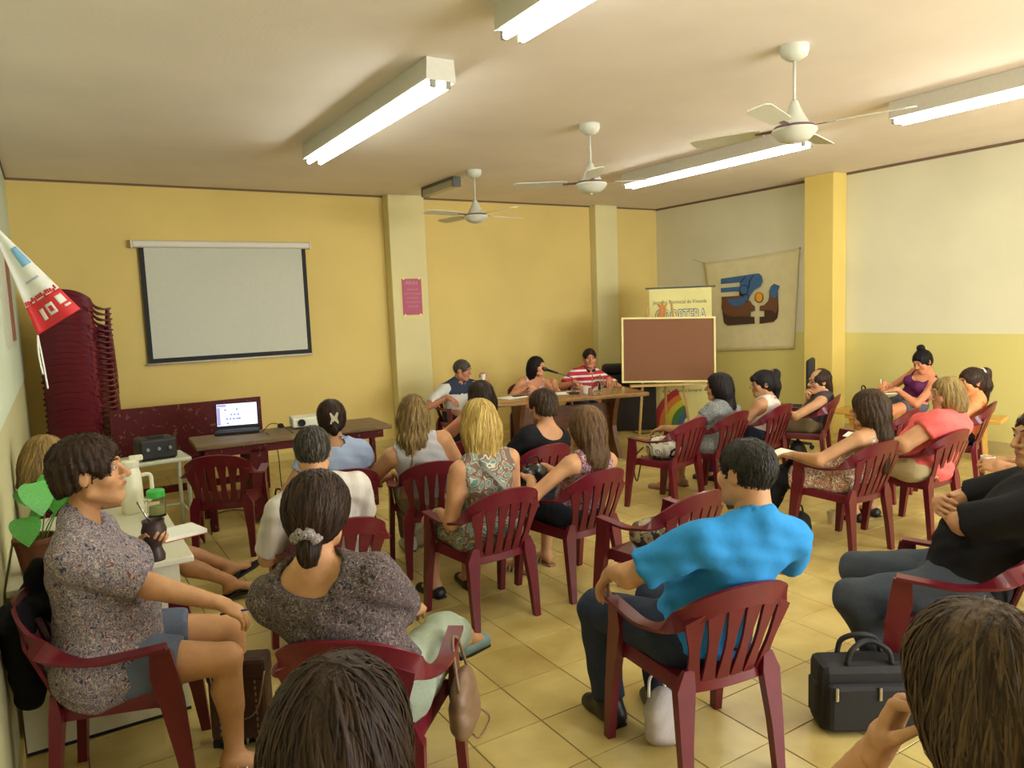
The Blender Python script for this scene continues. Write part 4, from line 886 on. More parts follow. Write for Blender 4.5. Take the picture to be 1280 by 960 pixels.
    MB().tube([hp(-.024, .088, -.056), hp(-.008, .0965, -.052), hp(0, .0965, -.0535), hp(.008, .0965, -.052), hp(.024, .088, -.056)], [.002*hs, .0055*hs, .005*hs, .0055*hs, .002*hs], 6).build('lips', plain('lips', (168, 92, 80), .45, .05), root, smooth=True)
    # --- clothes
    def off(kind): return {'tee': .011, 'tank': .007, 'dress': .009}[kind]
    if top:
        kd = top['kind']; o = off(kd)+top.get('loose', 0); C = torso(SDF(), o, .05)
        sl = top.get('sleeve', 0)
        if sl:
            for (s0, e, w, hd, nn) in arm_j:
                rr = .050*ag+o+.001
                if sl <= 1: C.cone(s0, s0+(e-s0)*sl, rr, rr*.97, .035, cap=True)
                else: C.cone(s0, e, rr, .045*ag+o, .03); C.cone(e, e+(w-e)*(sl-1), .047*ag+o, .036*ag+o, .02, cap=True)
        sk_ = top.get('skirt', 0)
        if sk_:
            for (hj, kn, an, fd) in leg_j: C.cone(hj, hj+(kn-hj)*sk_, .09*g+o+.012, .07+o+.014, .07, cap=True)
            h0, h1 = leg_j[0], leg_j[1]; C.cone((h0[0]+h1[0])/2, (h0[0]+(h0[1]-h0[0])*sk_+h1[0]+(h1[1]-h1[0])*sk_)/2, .085, .06, .06, cap=True)
        else: C.plane(T(-.09 if not top.get('hem') else top['hem']), -up)
        nr = top.get('neck', (.078, .075, .05)); nf = top.get('neck_f', .02); C.ell(T(1.03+top.get('neck_u', 0), nf), (nr[0]+.0, nr[1], nr[2]), .012, Rt, op='sub')
        if kd == 'tank':
            for s in (-1, 1): C.ell(T(.90, -.005, s*(sw+.025)), (.085*top.get('armhole', 1), .16, .135*top.get('armhole', 1)), .012, Rt, op='sub')
        gz = rng.uniform(0, 9)
        am = top.get('fold', .0035); ph = rng.uniform(0, 6)
        disp = lambda X, Y, Z: am*np.sin(X*38+Z*26+ph+3*np.sin(Z*17+Y*9))*np.sin(Z*31+Y*22-X*12)
        Vc, Fc = C.build(.0115*res, disp=disp); tp = link(top.get('name', 'shirt'), mesh_from('shirt', Vc, Fc, top['mat'], smooth=True), root)
        if top.get('collar'):
            cc = [T(1.035+.012*math.cos(q), .012-.075*math.cos(q+math.pi), .078*math.sin(q)) for q in np.linspace(-2.5, 2.5, 13)]; cc = [T(1.02-.035*(1 if abs(q) < .7 else 0), .005+.070*math.cos(q), .070*math.sin(q)) for q in np.linspace(.25, 2*math.pi-.25, 16)]
            ww = [up*.020+nrm3(p-T(1.0))*.006 for p in cc]; tt = [nrm3(p-T(1.02))*.004 for p in cc]
            smooth_by_angle(MB().ribbon(cc, ww, tt).build('collar', top['collar'], tp), 60)
        if top.get('yoke'):    # contrasting shoulder panel
            Yk = torso(SDF(), o+.004, .05); Yk.plane(T(.70), -up); Yk.ell(T(1.03, nf), nr, .012, Rt, op='sub')
            for s in (-1, 1): Yk.plane(T(.9, 0, s*sw*.98), sd_*s)
            Vy, Fy = Yk.build(.0105*res); link('shoulder_panel', mesh_from('shoulder_panel', Vy, Fy, top['yoke'], smooth=True), tp)
    if bottom:
        o = .015+bottom.get('loose', 0); C = SDF(); C.ell(T(.0, .0), (.168*g+o-.004, .128*g+o-.004, .118+o), .04, Rt); fr_ = bottom.get('len', 2.)
        for (hj, kn, an, fd) in leg_j:
            if fr_ <= 1: C.cone(hj, hj+(kn-hj)*fr_, .088*g+o, (.088*g*(1-fr_)+.056*fr_)+o+.006, .05, cap=True)
            else: C.cone(hj, kn, .088*g+o, .058+o, .05); C.cone(kn, kn+(an-kn)*(fr_-1)*.97, .058+o, .047+o, .02, cap=True)
        if bottom.get('skirt'): C.cone((leg_j[0][0]+leg_j[1][0])/2, (leg_j[0][0]+(leg_j[0][1]-leg_j[0][0])*fr_+leg_j[1][0]+(leg_j[1][1]-leg_j[1][0])*fr_)/2, .085, .06, .06, cap=True)
        C.plane(T(.16), up); am2 = .004; disp = lambda X, Y, Z: am2*np.sin(X*34+Y*20+Z*27)*np.sin(Y*31-Z*23)
        Vc, Fc = C.build(.0140*res, disp=disp); link(bottom.get('name', 'trousers'), mesh_from('trousers', Vc, Fc, bottom['mat'], smooth=True), root)
    if shoes:
        for (hj, kn, an, fd) in leg_j:
            sdv = nrm3(np.cross(fd, (0, 0, 1))); upv = nrm3(np.cross(sdv, fd)); C = SDF(); bs = an-upv*.055; ty = shoes.get('type', 'shoe')
            if ty in ('shoe', 'flat'):
                C.cone(bs-fd*.045, bs+fd*.15-upv*.008, .040, .034, .03, sdv, 1.12)
                if ty == 'shoe': C.cone(bs-fd*.03, an+upv*.0, .046, .050, .03); C.cone(an-upv*.012, bs+fd*.10, .052, .040, .03); C.plane(an+upv*.02, upv)
                else: C.ell(an+fd*.02+upv*.01, (.045, .06, .055), .015, np.stack([sdv, fd, upv], 1), op='sub')
                C.plane(bs-upv*.034, -upv); V_, F_ = C.build(.0115); so_ = link('shoe', mesh_from('shoe', V_, F_, shoes['mat'], smooth=True), root)
                MB().ribbon([bs-fd*.08-upv*.031, bs-fd*.0-upv*.031, bs+fd*.17-upv*.031], [sdv*.03, sdv*.038, sdv*.03], [upv*.006]*3).build('sole', m_blk, so_)
            else:
                so_ = smooth_by_angle(MB().ribbon([bs-fd*.085-upv*.030, bs-fd*.05-upv*.030, bs+fd*.05-upv*.030, bs+fd*.13-upv*.028, bs+fd*.175-upv*.026], [sdv*.022, sdv*.034, sdv*.036, sdv*.042, sdv*.026], [upv*.009]*5).build('sandal_sole', shoes['mat'], root), 50)
                if ty == 'flipflop':
                    for s in (-1, 1): MB().tube([bs+fd*.10+upv*.004, bs+fd*.06+sdv*s*.026+upv*.014, bs+fd*.0+sdv*s*.040-upv*.022], .0055, 6).build('strap', shoes['mat'], so_)
                else:
                    for d_ in (.015, .05, .085, .115): MB().tube([bs+fd*d_-sdv*.043-upv*.025, bs+fd*d_-sdv*.032+upv*.012, bs+fd*d_+upv*(.028-.14*d_), bs+fd*d_+sdv*.032+upv*.012, bs+fd*d_+sdv*.043-upv*.025], .006, 6).build('strap', shoes.get('smat', shoes['mat']), so_, smooth=True)
    # --- hair
    if hair:
        Q = SDF(); sty = hair['style']; th = hair.get('t', .014); tgt = None
        def cap(t, zc=.03): Q.ell(hp(0, -.013, zc), (np.array((.077, .098, .091))+t)*hs, .02, Rh)
        def face(c=(0, .121, -.030), r=(.076, .070, .108)): Q.ell(hp(*c), np.array(r)*hs, .012, Rh, op='sub')
        if sty == 'short':
            cap(th); face((0, .135, -.030), (.085, .085, .115)); face((0, .05, -.13), (.12, .105, .095))
            for s in (-1, 1): Q.ell(hp(s*.09, .012, -.02), np.array((.03, .034, .045))*hs, .01, Rh, op='sub')
            if hair.get('full'): Q.ell(hp(0, -.055, -.02), np.array((.083, .068, .075))*hs, .03, Rh); Q.ell(hp(0, -.02, .06), np.array((.088, .10, .07))*hs, .03, Rh)
            Q.plane(hp(0, -.09, -.055), Rh@np.array([0, .30, -1.]))
        elif sty == 'receding':
            cap(th); Q.ell(hp(0, -.05, -.03), np.array((.07, .06, .07))*hs, .02, Rh); face((0, .070, .095), (.060, .11, .075)); face((0, .135, -.03), (.085, .085, .115)); face((0, .05, -.13), (.12, .105, .095))
            if hair.get('long'): Q.ell(hp(0, -.085, -.09), np.array((.06, .04, .085))*hs, .03, Rh)
        elif sty == 'bob':
            ln = hair.get('len', .16); cap(th); Q.ell(hp(0, -.025, -.05), np.array((.103, .098, .115))*hs, .04, Rh); Q.cone(hp(0, -.045, -.05), hp(0, -.055, -ln), .07*hs, .062*hs, .05, Rh[:, 0], 1.55); face(); Q.ell(hp(0, .085, -.13), np.array((.058, .12, .12))*hs, .015, Rh, op='sub'); Q.plane(hp(0, 0, -ln-.01), Rh@np.array([0, 0, -1.]))
        elif sty == 'long':
            ln = hair.get('len', .3); w_ = hair.get('w', 1.5); cap(th); Q.ell(hp(0, -.03, -.03), np.array((.098, .095, .11))*hs, .04, Rh); p1 = hp(0, -.06, -.06); p2 = hp(0, -.085, -.17); p3 = p2+np.array([0, -.02, -(ln-.17)])
            Q.cone(p1, p2, .068*hs, .058*hs, .05, Rh[:, 0], w_); Q.cone(p2, p3, .058*hs, hair.get('tip', .030)*hs, .04, Rh[:, 0], w_*1.1); face(); Q.ell(hp(0, .085, -.13), np.array((.06, .12, .12))*hs, .015, Rh, op='sub')
            if hair.get('front'):
                for s in (-1, 1): Q.cone(hp(s*.082, .02, -.02), hp(s*.092, .03, -.16), .028, .020, .03)
        elif sty in ('pony', 'bun'):
            cap(th); Q.ell(hp(0, -.04, -.02), np.array((.075, .07, .07))*hs, .03, Rh); face((0, .128, -.036), (.085, .080, .115)); face((0, .05, -.125), (.12, .10, .09)); tgt = hp(*hair['at']); a_ = np.array(hair['at'])
            if hair.get('bangs'): Q.ell(hp(0, .085, .055), np.array((.055, .022, .028))*hs, .02, Rh)
            if sty == 'pony':
                b1 = hp(a_[0], a_[1]-.045, a_[2]-.0); b2 = b1+np.array([0, -.012, -.12]); b3 = b2+np.array([0, .02, -(hair.get('len', .28)-.12)]); Q.cone(tgt, b1, .030, .034, .02); Q.cone(b1, b2, .036, .036, .03); Q.cone(b2, b3, .036, .016, .03)
            else: Q.ell(tgt, np.array(hair.get('r', (.045, .04, .045)))*hs, .018, Rh)
        ph = rng.uniform(0, 6, 3); ga = hair.get('groove', .0025); fq = hair.get('freq', 230)
        inv = Rh.T
        def disp(X, Y, Z):
            dx, dy, dz_ = X-hc[0], Y-hc[1], Z-hc[2]; lx = inv[0, 0]*dx+inv[0, 1]*dy+inv[0, 2]*dz_; ly = inv[1, 0]*dx+inv[1, 1]*dy+inv[1, 2]*dz_; lz = inv[2, 0]*dx+inv[2, 1]*dy+inv[2, 2]*dz_
            an_ = np.arctan2(lx, ly+.0); return ga*(np.sin(an_*22+ph[0]+4*np.sin(lz*14+ph[1]))*.6+np.sin(an_*41+lz*30+ph[2])*.4)
        Vh, Fh = Q.build(.0070*max(1, res*.9), disp=disp); ho = link('hair', mesh_from('hair', Vh, Fh, hairm, smooth=True), root)
        if strands:
            crown = hp(0, -.03, .12); fwv = Rh[:, 1]
            if sty in ('pony', 'bun'):
                def comb(P):
                    d = tgt-P; r_ = np.linalg.norm(d, axis=1)[:, None]; return np.where(r_ > .05, d/r_, np.array([0, -.2, -1.]))
            elif sty in ('short', 'receding'): comb = lambda P: (P-crown)*6+np.array([0, 0, -.5])+hair.get('curl', 0)*np.sin(P*90)
            else: comb = lambda P: (P-crown)*np.array([3, 3, 0])+np.array([0, 0, -1.])+hair.get('curl', 0)*np.sin(P[:, [2, 2, 0]]*70+P[:, [0, 1, 1]]*40)*np.array([1, 1, .2])
            trace_hair(Q, Vh, hairm, ho, strands, slen, comb, hair.get('sw', .0045), seed=len(bpy.data.objects))
    root['_dbg'] = 0; del root['_dbg']
    J = dict(root=root, hc=hc, Rh=Rh, hp=hp, arms=arm_j, legs=leg_j, T=T, up=up, fw=fw, sd=sd_, nb=nb, l2w=lambda p: np.array([x+ca*p[0]-sa_*p[1], y+sa_*p[0]+ca*p[1], p[2]]), w2l=w2l)
    return J
def loc_xy(x, y, a, p): return x+math.cos(a)*p[0]-math.sin(a)*p[1], y+math.sin(a)*p[0]+math.cos(a)*p[1]

# hair colours
h_dark = hair_mat('hair_dark_brown', (28, 19, 14), (66, 46, 32)); h_black = hair_mat('hair_black', (16, 13, 14), (40, 32, 32)); h_brown = hair_mat('hair_brown', (58, 40, 26), (122, 92, 60))
h_blond = hair_mat('hair_blonde', (150, 116, 56), (222, 192, 112)); h_dblond = hair_mat('hair_dark_blonde', (96, 74, 40), (176, 146, 88)); h_grey = hair_mat('hair_grey', (44, 40, 34), (104, 98, 86)); h_mid = hair_mat('hair_mid_brown', (44, 32, 22), (96, 74, 50))
def fab(n, c, v=.06):
    m = plain(n, c, .88, v, 160, .3, 9, spec=.2); b = [q for q in m.node_tree.nodes if q.type == 'BUMP'][0]; b.inputs['Distance'].default_value = .03; return m
jean = fab('dark_denim', (44, 50, 66), .2); blackc = fab('black_cloth', (26, 25, 28), .15); grey_j = fab('grey_denim', (70, 76, 86), .12); pale_j = fab('pale_green_denim', (150, 160, 140), .08); lblue_j = fab('light_denim', (120, 140, 162), .12); cream = fab('cream_trousers', (200, 186, 146), .05); khaki = fab('khaki', (120, 104, 74), .1)
sh_blk = plain('shoe_black', (26, 24, 24), .45, .1); sh_blue = plain('shoe_blue', (112, 146, 160), .5, .05); sh_tan = plain('shoe_tan', (150, 112, 80), .6, .1); sh_wht = plain('shoe_white', (206, 200, 184), .5, .05)
NOF = dict(kind='tee', mat=None)
def pos(k): x, y, r = CH[k]; return x, y, r

J = {}
J['left'] = person('dark-haired woman in a blue-grey printed top resting a hand on her bare knee', *pos('left'), (114, 592), SK2, hf=-.08, look=(-2, -6, 0), g=1.34, sw=.19, bust=1.2, belly=.03, arm_g=1.12, hair=dict(style='short', t=.018, curl=1.2, full=True, groove=.006), hairm=h_dark, strands=1500, slen=.05, hscale=1.08,
    top=dict(kind='tee', mat=cloth('blue_grey_print', [(64, 62, 84), (150, 142, 146), (104, 88, 96), (172, 166, 164), (120, 74, 74)], 48, 'noise', .9, .3), sleeve=.86, loose=.010, skirt=.34), bottom=dict(mat=fab('slate_shorts', (96, 104, 124)), len=.62, name='shorts'), bare_feet=True,
    shoes=dict(type='sandal', mat=sh_blk, smat=plain('metal_strap', (150, 150, 150), .3, .1, metal=.8)), arms=(dict(px=(198, 664), at=(-.16, .24), d=(.1, .5, .75), n=(-.9, 0, .3)), dict(h=(.13, .46, .635), d=(-.1, .75, -.6), n=(.2, .6, .8), pole=(.5, -.6, -.3))), hands=(1.1, .45), feet=((-.10, .40, .0), (.12, .38, .0)), res=.95)
J['scrunch'] = person('woman with her dark hair tied in a patterned scrunchie and a grey printed blouse', *pos('scrunch'), (398, 642), SK2, hf=-.10, look=(-6, 4, 0), g=1.16, sw=.195, arm_g=1.02, hair=dict(style='bun', t=.023, at=(.012, -.098, -.095), r=(.034, .036, .052), groove=.003), hairm=h_dark, strands=1700, slen=.09,
    top=dict(kind='tee', mat=cloth('charcoal_print', [(44, 38, 42), (70, 62, 64), (96, 92, 88), (84, 46, 56), (140, 134, 124), (52, 44, 48)], 70, 'noise', .9, .35), sleeve=1.0, loose=.011, neck=(.105, .10, .085), neck_f=-.045, fold=.005, hem=-.1), bottom=dict(mat=pale_j, len=1.55, loose=.01),
    shoes=dict(type='flat', mat=sh_blue), arms=(dict(h=(-.10, .33, .60), pole=(-.35, -.7, -.7)), dict(h=(.08, .34, .62), pole=(.35, -.7, -.7))), feet=((-.08, .42, 0), (.20, .74, .25, (.35, .8, -.15))), knees=((-.1, .6, 1), (.35, .3, 1)), res=.95)
J['fgleft'] = person('person with long dark brown hair seated behind the scrunchie woman', *pos('fgleft'), (428, 936), SK, hf=-.25, hips=(0, -.02), look=(-8, 4, 0), g=1., hair=dict(style='long', t=.024, len=.36, w=1.45, groove=.004, tip=.05), hairm=h_dark, strands=2600, slen=.24,
    top=dict(kind='tee', mat=fab('plum_cloth', (70, 46, 58)), sleeve=.6), bottom=dict(mat=lblue_j, len=2.), shoes=dict(type='shoe', mat=sh_blk), arms=(None, None), feet=((-.12, .50, 0), (.16, .56, 0)), res=.95)
J['fgright'] = person('woman with long brown hair raising a hand beside her face', *pos('fgright'), (1222, 862), SK2, hf=-.02, look=(8, 2, 0), g=1., hair=dict(style='long', t=.022, len=.44, w=1.55, groove=.004, tip=.055), hairm=h_mid, strands=3000, slen=.26,
    top=dict(kind='tank', mat=fab('wine_cloth', (104, 60, 66)), armhole=.8), bottom=dict(mat=jean, len=2.), shoes=dict(type='shoe', mat=sh_blk), arms=(dict(px=(1126, 878), at=(-.17, .16), d=(.35, -.1, .9), n=(-.5, .8, .1), pole=(-.45, .45, -1.2)), None), hands=(1.1, .35), res=.95)
J['blue'] = person('man in a bright blue t-shirt seen from behind on a plastic chair', *pos('blue'), (932, 592), SK2, hf=-.15, hips=(0, -.02), look=(14, 2, 3), g=1.12, sw=.225, male=True, neck_r=.062, belly=.03, hair=dict(style='short', t=.007, groove=.001), hairm=hair_mat('hair_cropped', (24, 22, 20), (60, 56, 48)), strands=2200, slen=.018, hscale=1.0,
    top=dict(kind='tee', mat=fab('bright_blue', (48, 134, 196), .05), sleeve=.78, loose=.008, fold=.005, hem=-.08), bottom=dict(mat=jean, len=2., loose=.006), shoes=dict(type='shoe', mat=sh_blk), arms=(dict(h=(-.285, .22, .665), d=(-.1, .65, -.75), n=(-.4, .5, .7), pole=(-1, -.5, -.2)), dict(h=(.22, .22, .66), pole=(1, -.5, -.2))),
    hands=(.4, .4), feet=((-.20, .36, 0), (.02, .30, 0)), knees=((-.22, .6, 1), (.1, .6, 1)), res=.95)
J['grayman'] = person('man with short grey hair in a pale checked shirt', *pos('grayman'), (391, 565), SK2, hf=-.12, look=(-14, 6, 0), g=1.05, sw=.205, male=True, neck_r=.06, hair=dict(style='short', t=.010), hairm=h_grey, strands=900, slen=.03,
    top=dict(kind='tee', mat=striped('pale_check', [(198, 190, 180), (208, 200, 190)], .07, 0, 0, (.55,)), sleeve=.85, loose=.008, collar=fab('pale_collar', (206, 200, 184)), neck=(.066, .066, .04)), bottom=dict(mat=khaki, len=2.), shoes=dict(type='shoe', mat=sh_blk), arms=(dict(h=(-.18, .27, .62), pole=(-.5, -.6, -.7)), dict(h=(.14, .34, .62))), res=1.05)
J['lightblue'] = person('woman with a butterfly clip in her dark hair and a pale blue top', *pos('lightblue'), (414, 524), SK, hf=-.06, look=(-4, 0, 0), g=1.08, sw=.18, hair=dict(style='bun', t=.014, at=(0, -.10, -.045), r=(.03, .035, .05)), hairm=h_dark, strands=500, slen=.07, arms=(dict(h=(-.26, .24, .60)), None),
    top=dict(kind='tee', mat=fab('pale_blue', (158, 172, 200), .04), neck=(.10, .10, .065), sleeve=.35, loose=.006), bottom=dict(mat=jean, len=2.), shoes=dict(type='flat', mat=sh_blk), res=1.1)
J['tank'] = person('woman with wet-looking long blonde hair and a grey tank top', *pos('tank'), (516, 517), SK, hf=-.10, look=(-4, 0, 4), g=1.26, sw=.19, hair=dict(style='long', t=.014, len=.36, w=1.45, groove=.005, curl=.3), hairm=h_dblond, strands=700, slen=.16,
    top=dict(kind='tank', mat=fab('light_grey_knit', (168, 164, 164), .05), neck=(.10, .10, .07), armhole=.85, fold=.005), bottom=dict(mat=khaki, len=2.), shoes=dict(type='shoe', mat=sh_wht), arms=(dict(h=(-.22, .26, .60), pole=(-1, -.4, -.4)), None), res=1.1)
J['paisley'] = person('blonde woman with a bob wearing a white, teal and brown paisley dress', *pos('paisley'), (598, 528), SK, hf=-.08, look=(-3, 0, 0), g=1.12, sw=.18, hair=dict(style='bob', t=.018, len=.185, groove=.003), hairm=h_blond, strands=1300, slen=.14,
    top=dict(kind='tank', name='dress', mat=cloth('paisley_print', [(120, 96, 82), (196, 184, 158), (132, 104, 86), (92, 142, 138), (128, 100, 84), (196, 188, 162), (96, 134, 124)], 20, 'paisley', .85, .25), neck=(.075, .08, .05), armhole=.6, skirt=.9), shoes=dict(type='flat', mat=sh_blk), arms=(dict(h=(-.17, .24, .57), pole=(-.3, -.8, -.6)), dict(h=(.15, .3, .6), pole=(.3, -.8, -.6))), res=1.)
J['brown'] = person('woman with long wavy brown hair, patterned red top and a black bag on her lap', *pos('brown'), (731, 534), SK2, hf=-.09, look=(16, 0, 4), g=1.02, sw=.18, hair=dict(style='long', t=.018, len=.36, w=1.5, groove=.004, curl=.5), hairm=h_brown, strands=1300, slen=.2,
    top=dict(kind='tank', mat=cloth('red_blue_print', [(126, 50, 58), (150, 84, 84), (98, 86, 116), (186, 162, 156), (120, 54, 62)], 45, 'cells', .85, .25), neck=(.10, .10, .07), armhole=.9), bottom=dict(mat=jean, len=.95, name='shorts'), shoes=dict(type='sandal', mat=sh_tan, smat=sh_wht), arms=(dict(h=(-.19, .22, .72), d=(.2, .9, .3), n=(0, -.3, 1), pole=(-.9, -.4, -.5)), dict(h=(-.08, .30, .74), d=(-.7, .7, .1))), hands=(.6, .6), res=1.)
J['behind'] = person('woman with dark hair and bare shoulders sitting before the speakers table', *pos('behind'), (600, 496), (196, 128, 96), hf=-.05, look=(10, 0, 0), g=1.05, sw=.18, hair=dict(style='bob', t=.014, len=.15), hairm=h_dark, strands=400, slen=.1,
    top=dict(kind='tank', mat=fab('black_strap_top', (40, 34, 38)), neck=(.15, .15, .17), armhole=1.0), bottom=dict(mat=jean, len=2.), shoes=dict(type='flat', mat=sh_blk), res=1.15)
J['blacktop'] = person('woman with short brown hair wearing a wide-necked black top', *pos('blacktop'), (678, 509), SK, hf=-.06, look=(6, 2, 0), g=1.1, sw=.19, hair=dict(style='short', t=.014, groove=.003, full=True), hairm=h_mid, strands=700, slen=.05,
    top=dict(kind='tee', mat=blackc, sleeve=.55, neck=(.12, .11, .075), neck_f=-.03), bottom=dict(mat=jean, len=2.), shoes=dict(type='flat', mat=sh_blk), res=1.1)
J['greydress'] = person('black-haired woman in a mottled grey dress looking towards the speakers', *pos('greydress'), (898, 484), SK, hf=-.04, look=(32, 0, 0), g=1.2, sw=.18, bust=1., hair=dict(style='long', t=.016, len=.33, w=1.35), hairm=h_black, strands=500, slen=.18,
    top=dict(kind='tee', name='dress', mat=cloth('grey_mottle', [(84, 88, 92), (150, 152, 150), (110, 112, 116), (164, 164, 158)], 60, 'noise', .9, .25), sleeve=.35, skirt=.85), shoes=dict(type='flat', mat=sh_tan), arms=(dict(h=(-.30, .38, .60), d=(-.2, .9, -.3), pole=(-.6, -.3, -.8)), None), res=1.2)
J['pony'] = person('woman with a high dark ponytail and fringe in a white tank top', *pos('pony'), (953, 480), SK, hf=-.05, look=(48, 4, 0), g=.98, sw=.175, hair=dict(style='pony', t=.010, at=(0, -.085, .085), len=.33, bangs=True), hairm=h_black, strands=500, slen=.09,
    top=dict(kind='tank', mat=fab('white_tank', (216, 206, 196), .03), neck=(.09, .09, .07), armhole=1.05), bottom=dict(mat=jean, len=2.), shoes=dict(type='flat', mat=sh_blk), res=1.2)
J['bald'] = person('balding man with long dark back hair, glasses and a grey sleeveless shirt', *pos('bald'), (1024, 477), SK2, hf=-.12, look=(36, 4, 0), g=1.02, sw=.20, male=True, neck_r=.058, hair=dict(style='receding', t=.013, long=True), hairm=h_dark, strands=500, slen=.07,
    top=dict(kind='tank', mat=fab('charcoal_cloth', (70, 62, 62), .08), neck=(.075, .075, .045), armhole=.85), bottom=dict(mat=khaki, len=1.05), shoes=dict(type='shoe', mat=sh_blk), arms=(dict(h=(-.24, .34, .66), d=(-.1, .9, -.2), pole=(-.8, -.3, -.6)), dict(head=(.02, .115, -.09), d=(-.3, .1, .9), n=(.2, .9, 0), pole=(.8, .3, -.9))), hands=(.4, 1.3), res=1.2)
J['floral'] = person('woman with long dark curly hair in a white dress printed with red flowers', *pos('floral'), (1086, 512), SK2, hf=-.06, look=(22, 0, 0), g=1.02, sw=.175, hair=dict(style='long', t=.022, len=.40, w=1.35, groove=.006, curl=.9), hairm=hair_mat('hair_curly_brown', (36, 26, 18), (88, 66, 46)), strands=1100, slen=.2,
    top=dict(kind='tank', name='dress', mat=cloth('red_floral', [(214, 202, 180), (166, 44, 44), (206, 196, 170), (192, 96, 84), (104, 108, 84), (222, 210, 190)], 42, 'cells', .85, .25), neck=(.13, .14, .12), armhole=1., skirt=.8), bottom=dict(mat=blackc, len=1.95), shoes=dict(type='flat', mat=sh_blk), arms=(dict(h=(-.26, .30, .645), d=(-.1, .95, -.1), pole=(-.8, -.5, -.4)), None), feet=((-.28, .50, .0), (-.30, .62, .22, (-.4, .8, -.3))), knees=((-.1, .6, 1), (-.1, .5, 1)), res=1.)
J['pink'] = person('heavy-set woman in a coral pink top with a pulled-back blonde hairstyle', *pos('pink'), (1183, 493), SK2, hf=-.06, look=(52, 3, 0), g=1.36, sw=.20, bust=1.3, belly=.05, hair=dict(style='bob', t=.008, len=.11), hairm=h_dblond, strands=900, slen=.09, arm_g=1.45,
    top=dict(kind='tee', mat=fab('coral_pink', (232, 104, 98), .05), sleeve=.42, loose=.008, hem=-.16, fold=.005), bottom=dict(mat=cream, len=1.5), shoes=dict(type='flat', mat=sh_blk), arms=(dict(h=(-.30, .26, .655), d=(-.2, .9, -.2), pole=(-.9, -.5, -.5)), None), res=1.)
J['orange'] = person('woman with a dark ponytail and white hair tie in an orange strappy top', *pos('orange'), (1214, 478), (214, 140, 88), hf=-.04, look=(40, 6, 0), g=1., sw=.175, hair=dict(style='pony', t=.011, at=(0, -.095, .07), len=.32), hairm=h_dark, strands=400, slen=.09,
    top=dict(kind='tank', mat=fab('orange_cloth', (206, 104, 56), .06), neck=(.12, .12, .11), armhole=1.05), bottom=dict(mat=blackc, len=2.), shoes=dict(type='flat', mat=sh_blk), res=1.2)
J['purple'] = person('woman with a dark top bun and purple tank top writing on the bench', 8.06, 4.60, 72, (1153, 452), (206, 136, 96), hf=.10, look=(8, 26, 0), g=.98, sw=.18, bust=.9, hair=dict(style='bun', t=.010, at=(0, -.04, .150), r=(.042, .040, .036)), hairm=h_black, strands=400, slen=.08, hip_z=.54,
    top=dict(kind='tank', mat=fab('purple_cloth', (92, 36, 78), .08), neck=(.11, .12, .13), neck_f=.05, armhole=1.), bottom=dict(mat=fab('grey_shorts', (92, 92, 100)), len=.55, name='shorts'), shoes=dict(type='flat', mat=sh_blk), arms=(dict(h=(-.02, .29, .70), d=(.5, .8, -.1), pole=(-.7, -.6, -.5)), dict(h=(.07, .31, .72), d=(-.4, .8, -.4), pole=(.7, -.6, -.5))), hands=(.4, 1.), feet=((-.10, .42, 0), (.10, .44, .0)), res=1.2)
J['black'] = person('man in a black t-shirt and grey jeans leaning back with folded arms', *pos('black'), (1302, 548), SK, hf=-.27, look=(30, 0, 0), hips=(.05, -.06), g=1.18, sw=.22, male=True, neck_r=.062, belly=.05, hair=dict(style='short', t=.008), hairm=h_dark, strands=700, slen=.02,
    top=dict(kind='tee', mat=blackc, sleeve=.95, loose=.012, fold=.005, hem=-.1), bottom=dict(mat=grey_j, len=2., loose=.008), shoes=dict(type='shoe', mat=sh_blk), arms=(dict(h=(.22, .02, .82), d=(.95, -.1, .1), n=(0, .9, .3), pole=(-1, .7, -.35)), dict(h=(.0, .04, .86), d=(-.95, -.1, .1), n=(0, .9, .3), pole=(1, .5, -.5))), feet=((-.10, .20, 0), (.16, .26, 0)), res=1.)
J['cupman'] = person('person in dark grey trousers holding a white cup in both hands', *pos('cupman'), None, SK, hf=-.02, look=(10, 8, 0), g=1., sw=.2, male=True, hair=dict(style='short', t=.010), hairm=h_dark, strands=300, slen=.03,
    top=dict(kind='tee', mat=fab('grey_tee', (92, 90, 94)), sleeve=.7), bottom=dict(mat=fab('dark_grey_trousers', (72, 64, 72), .1), len=2.), shoes=dict(type='shoe', mat=sh_blk), arms=(dict(h=(-.04, .46, .76), d=(.3, .9, .1), n=(-.8, 0, .6)), dict(h=(.04, .46, .76), d=(-.3, .9, .1), n=(.8, 0, .6))), hands=(.9, .9), feet=((-.12, .42, 0), (.1, .42, 0)), res=1.2)
J['blond'] = person('person with streaked blonde hair and black flip-flops behind the white desk', *pos('blond'), (58, 572), SK, hf=-.12, look=(-20, 14, 0), g=1., hair=dict(style='bob', t=.012, len=.17), hairm=h_dblond, strands=700, slen=.18,
    top=dict(kind='tee', mat=fab('brown_tee', (74, 58, 48)), sleeve=.6), bottom=dict(mat=fab('brown_shorts', (92, 74, 58)), len=.9, name='shorts'), shoes=dict(type='flipflop', mat=sh_blk), bare_feet=True, feet=((-.02, .80, .03, (-.1, .9, .35)), (.16, .74, .0, (.15, 1, .1))), knees=((-.1, .4, 1), (.1, .4, 1)), res=1.1)
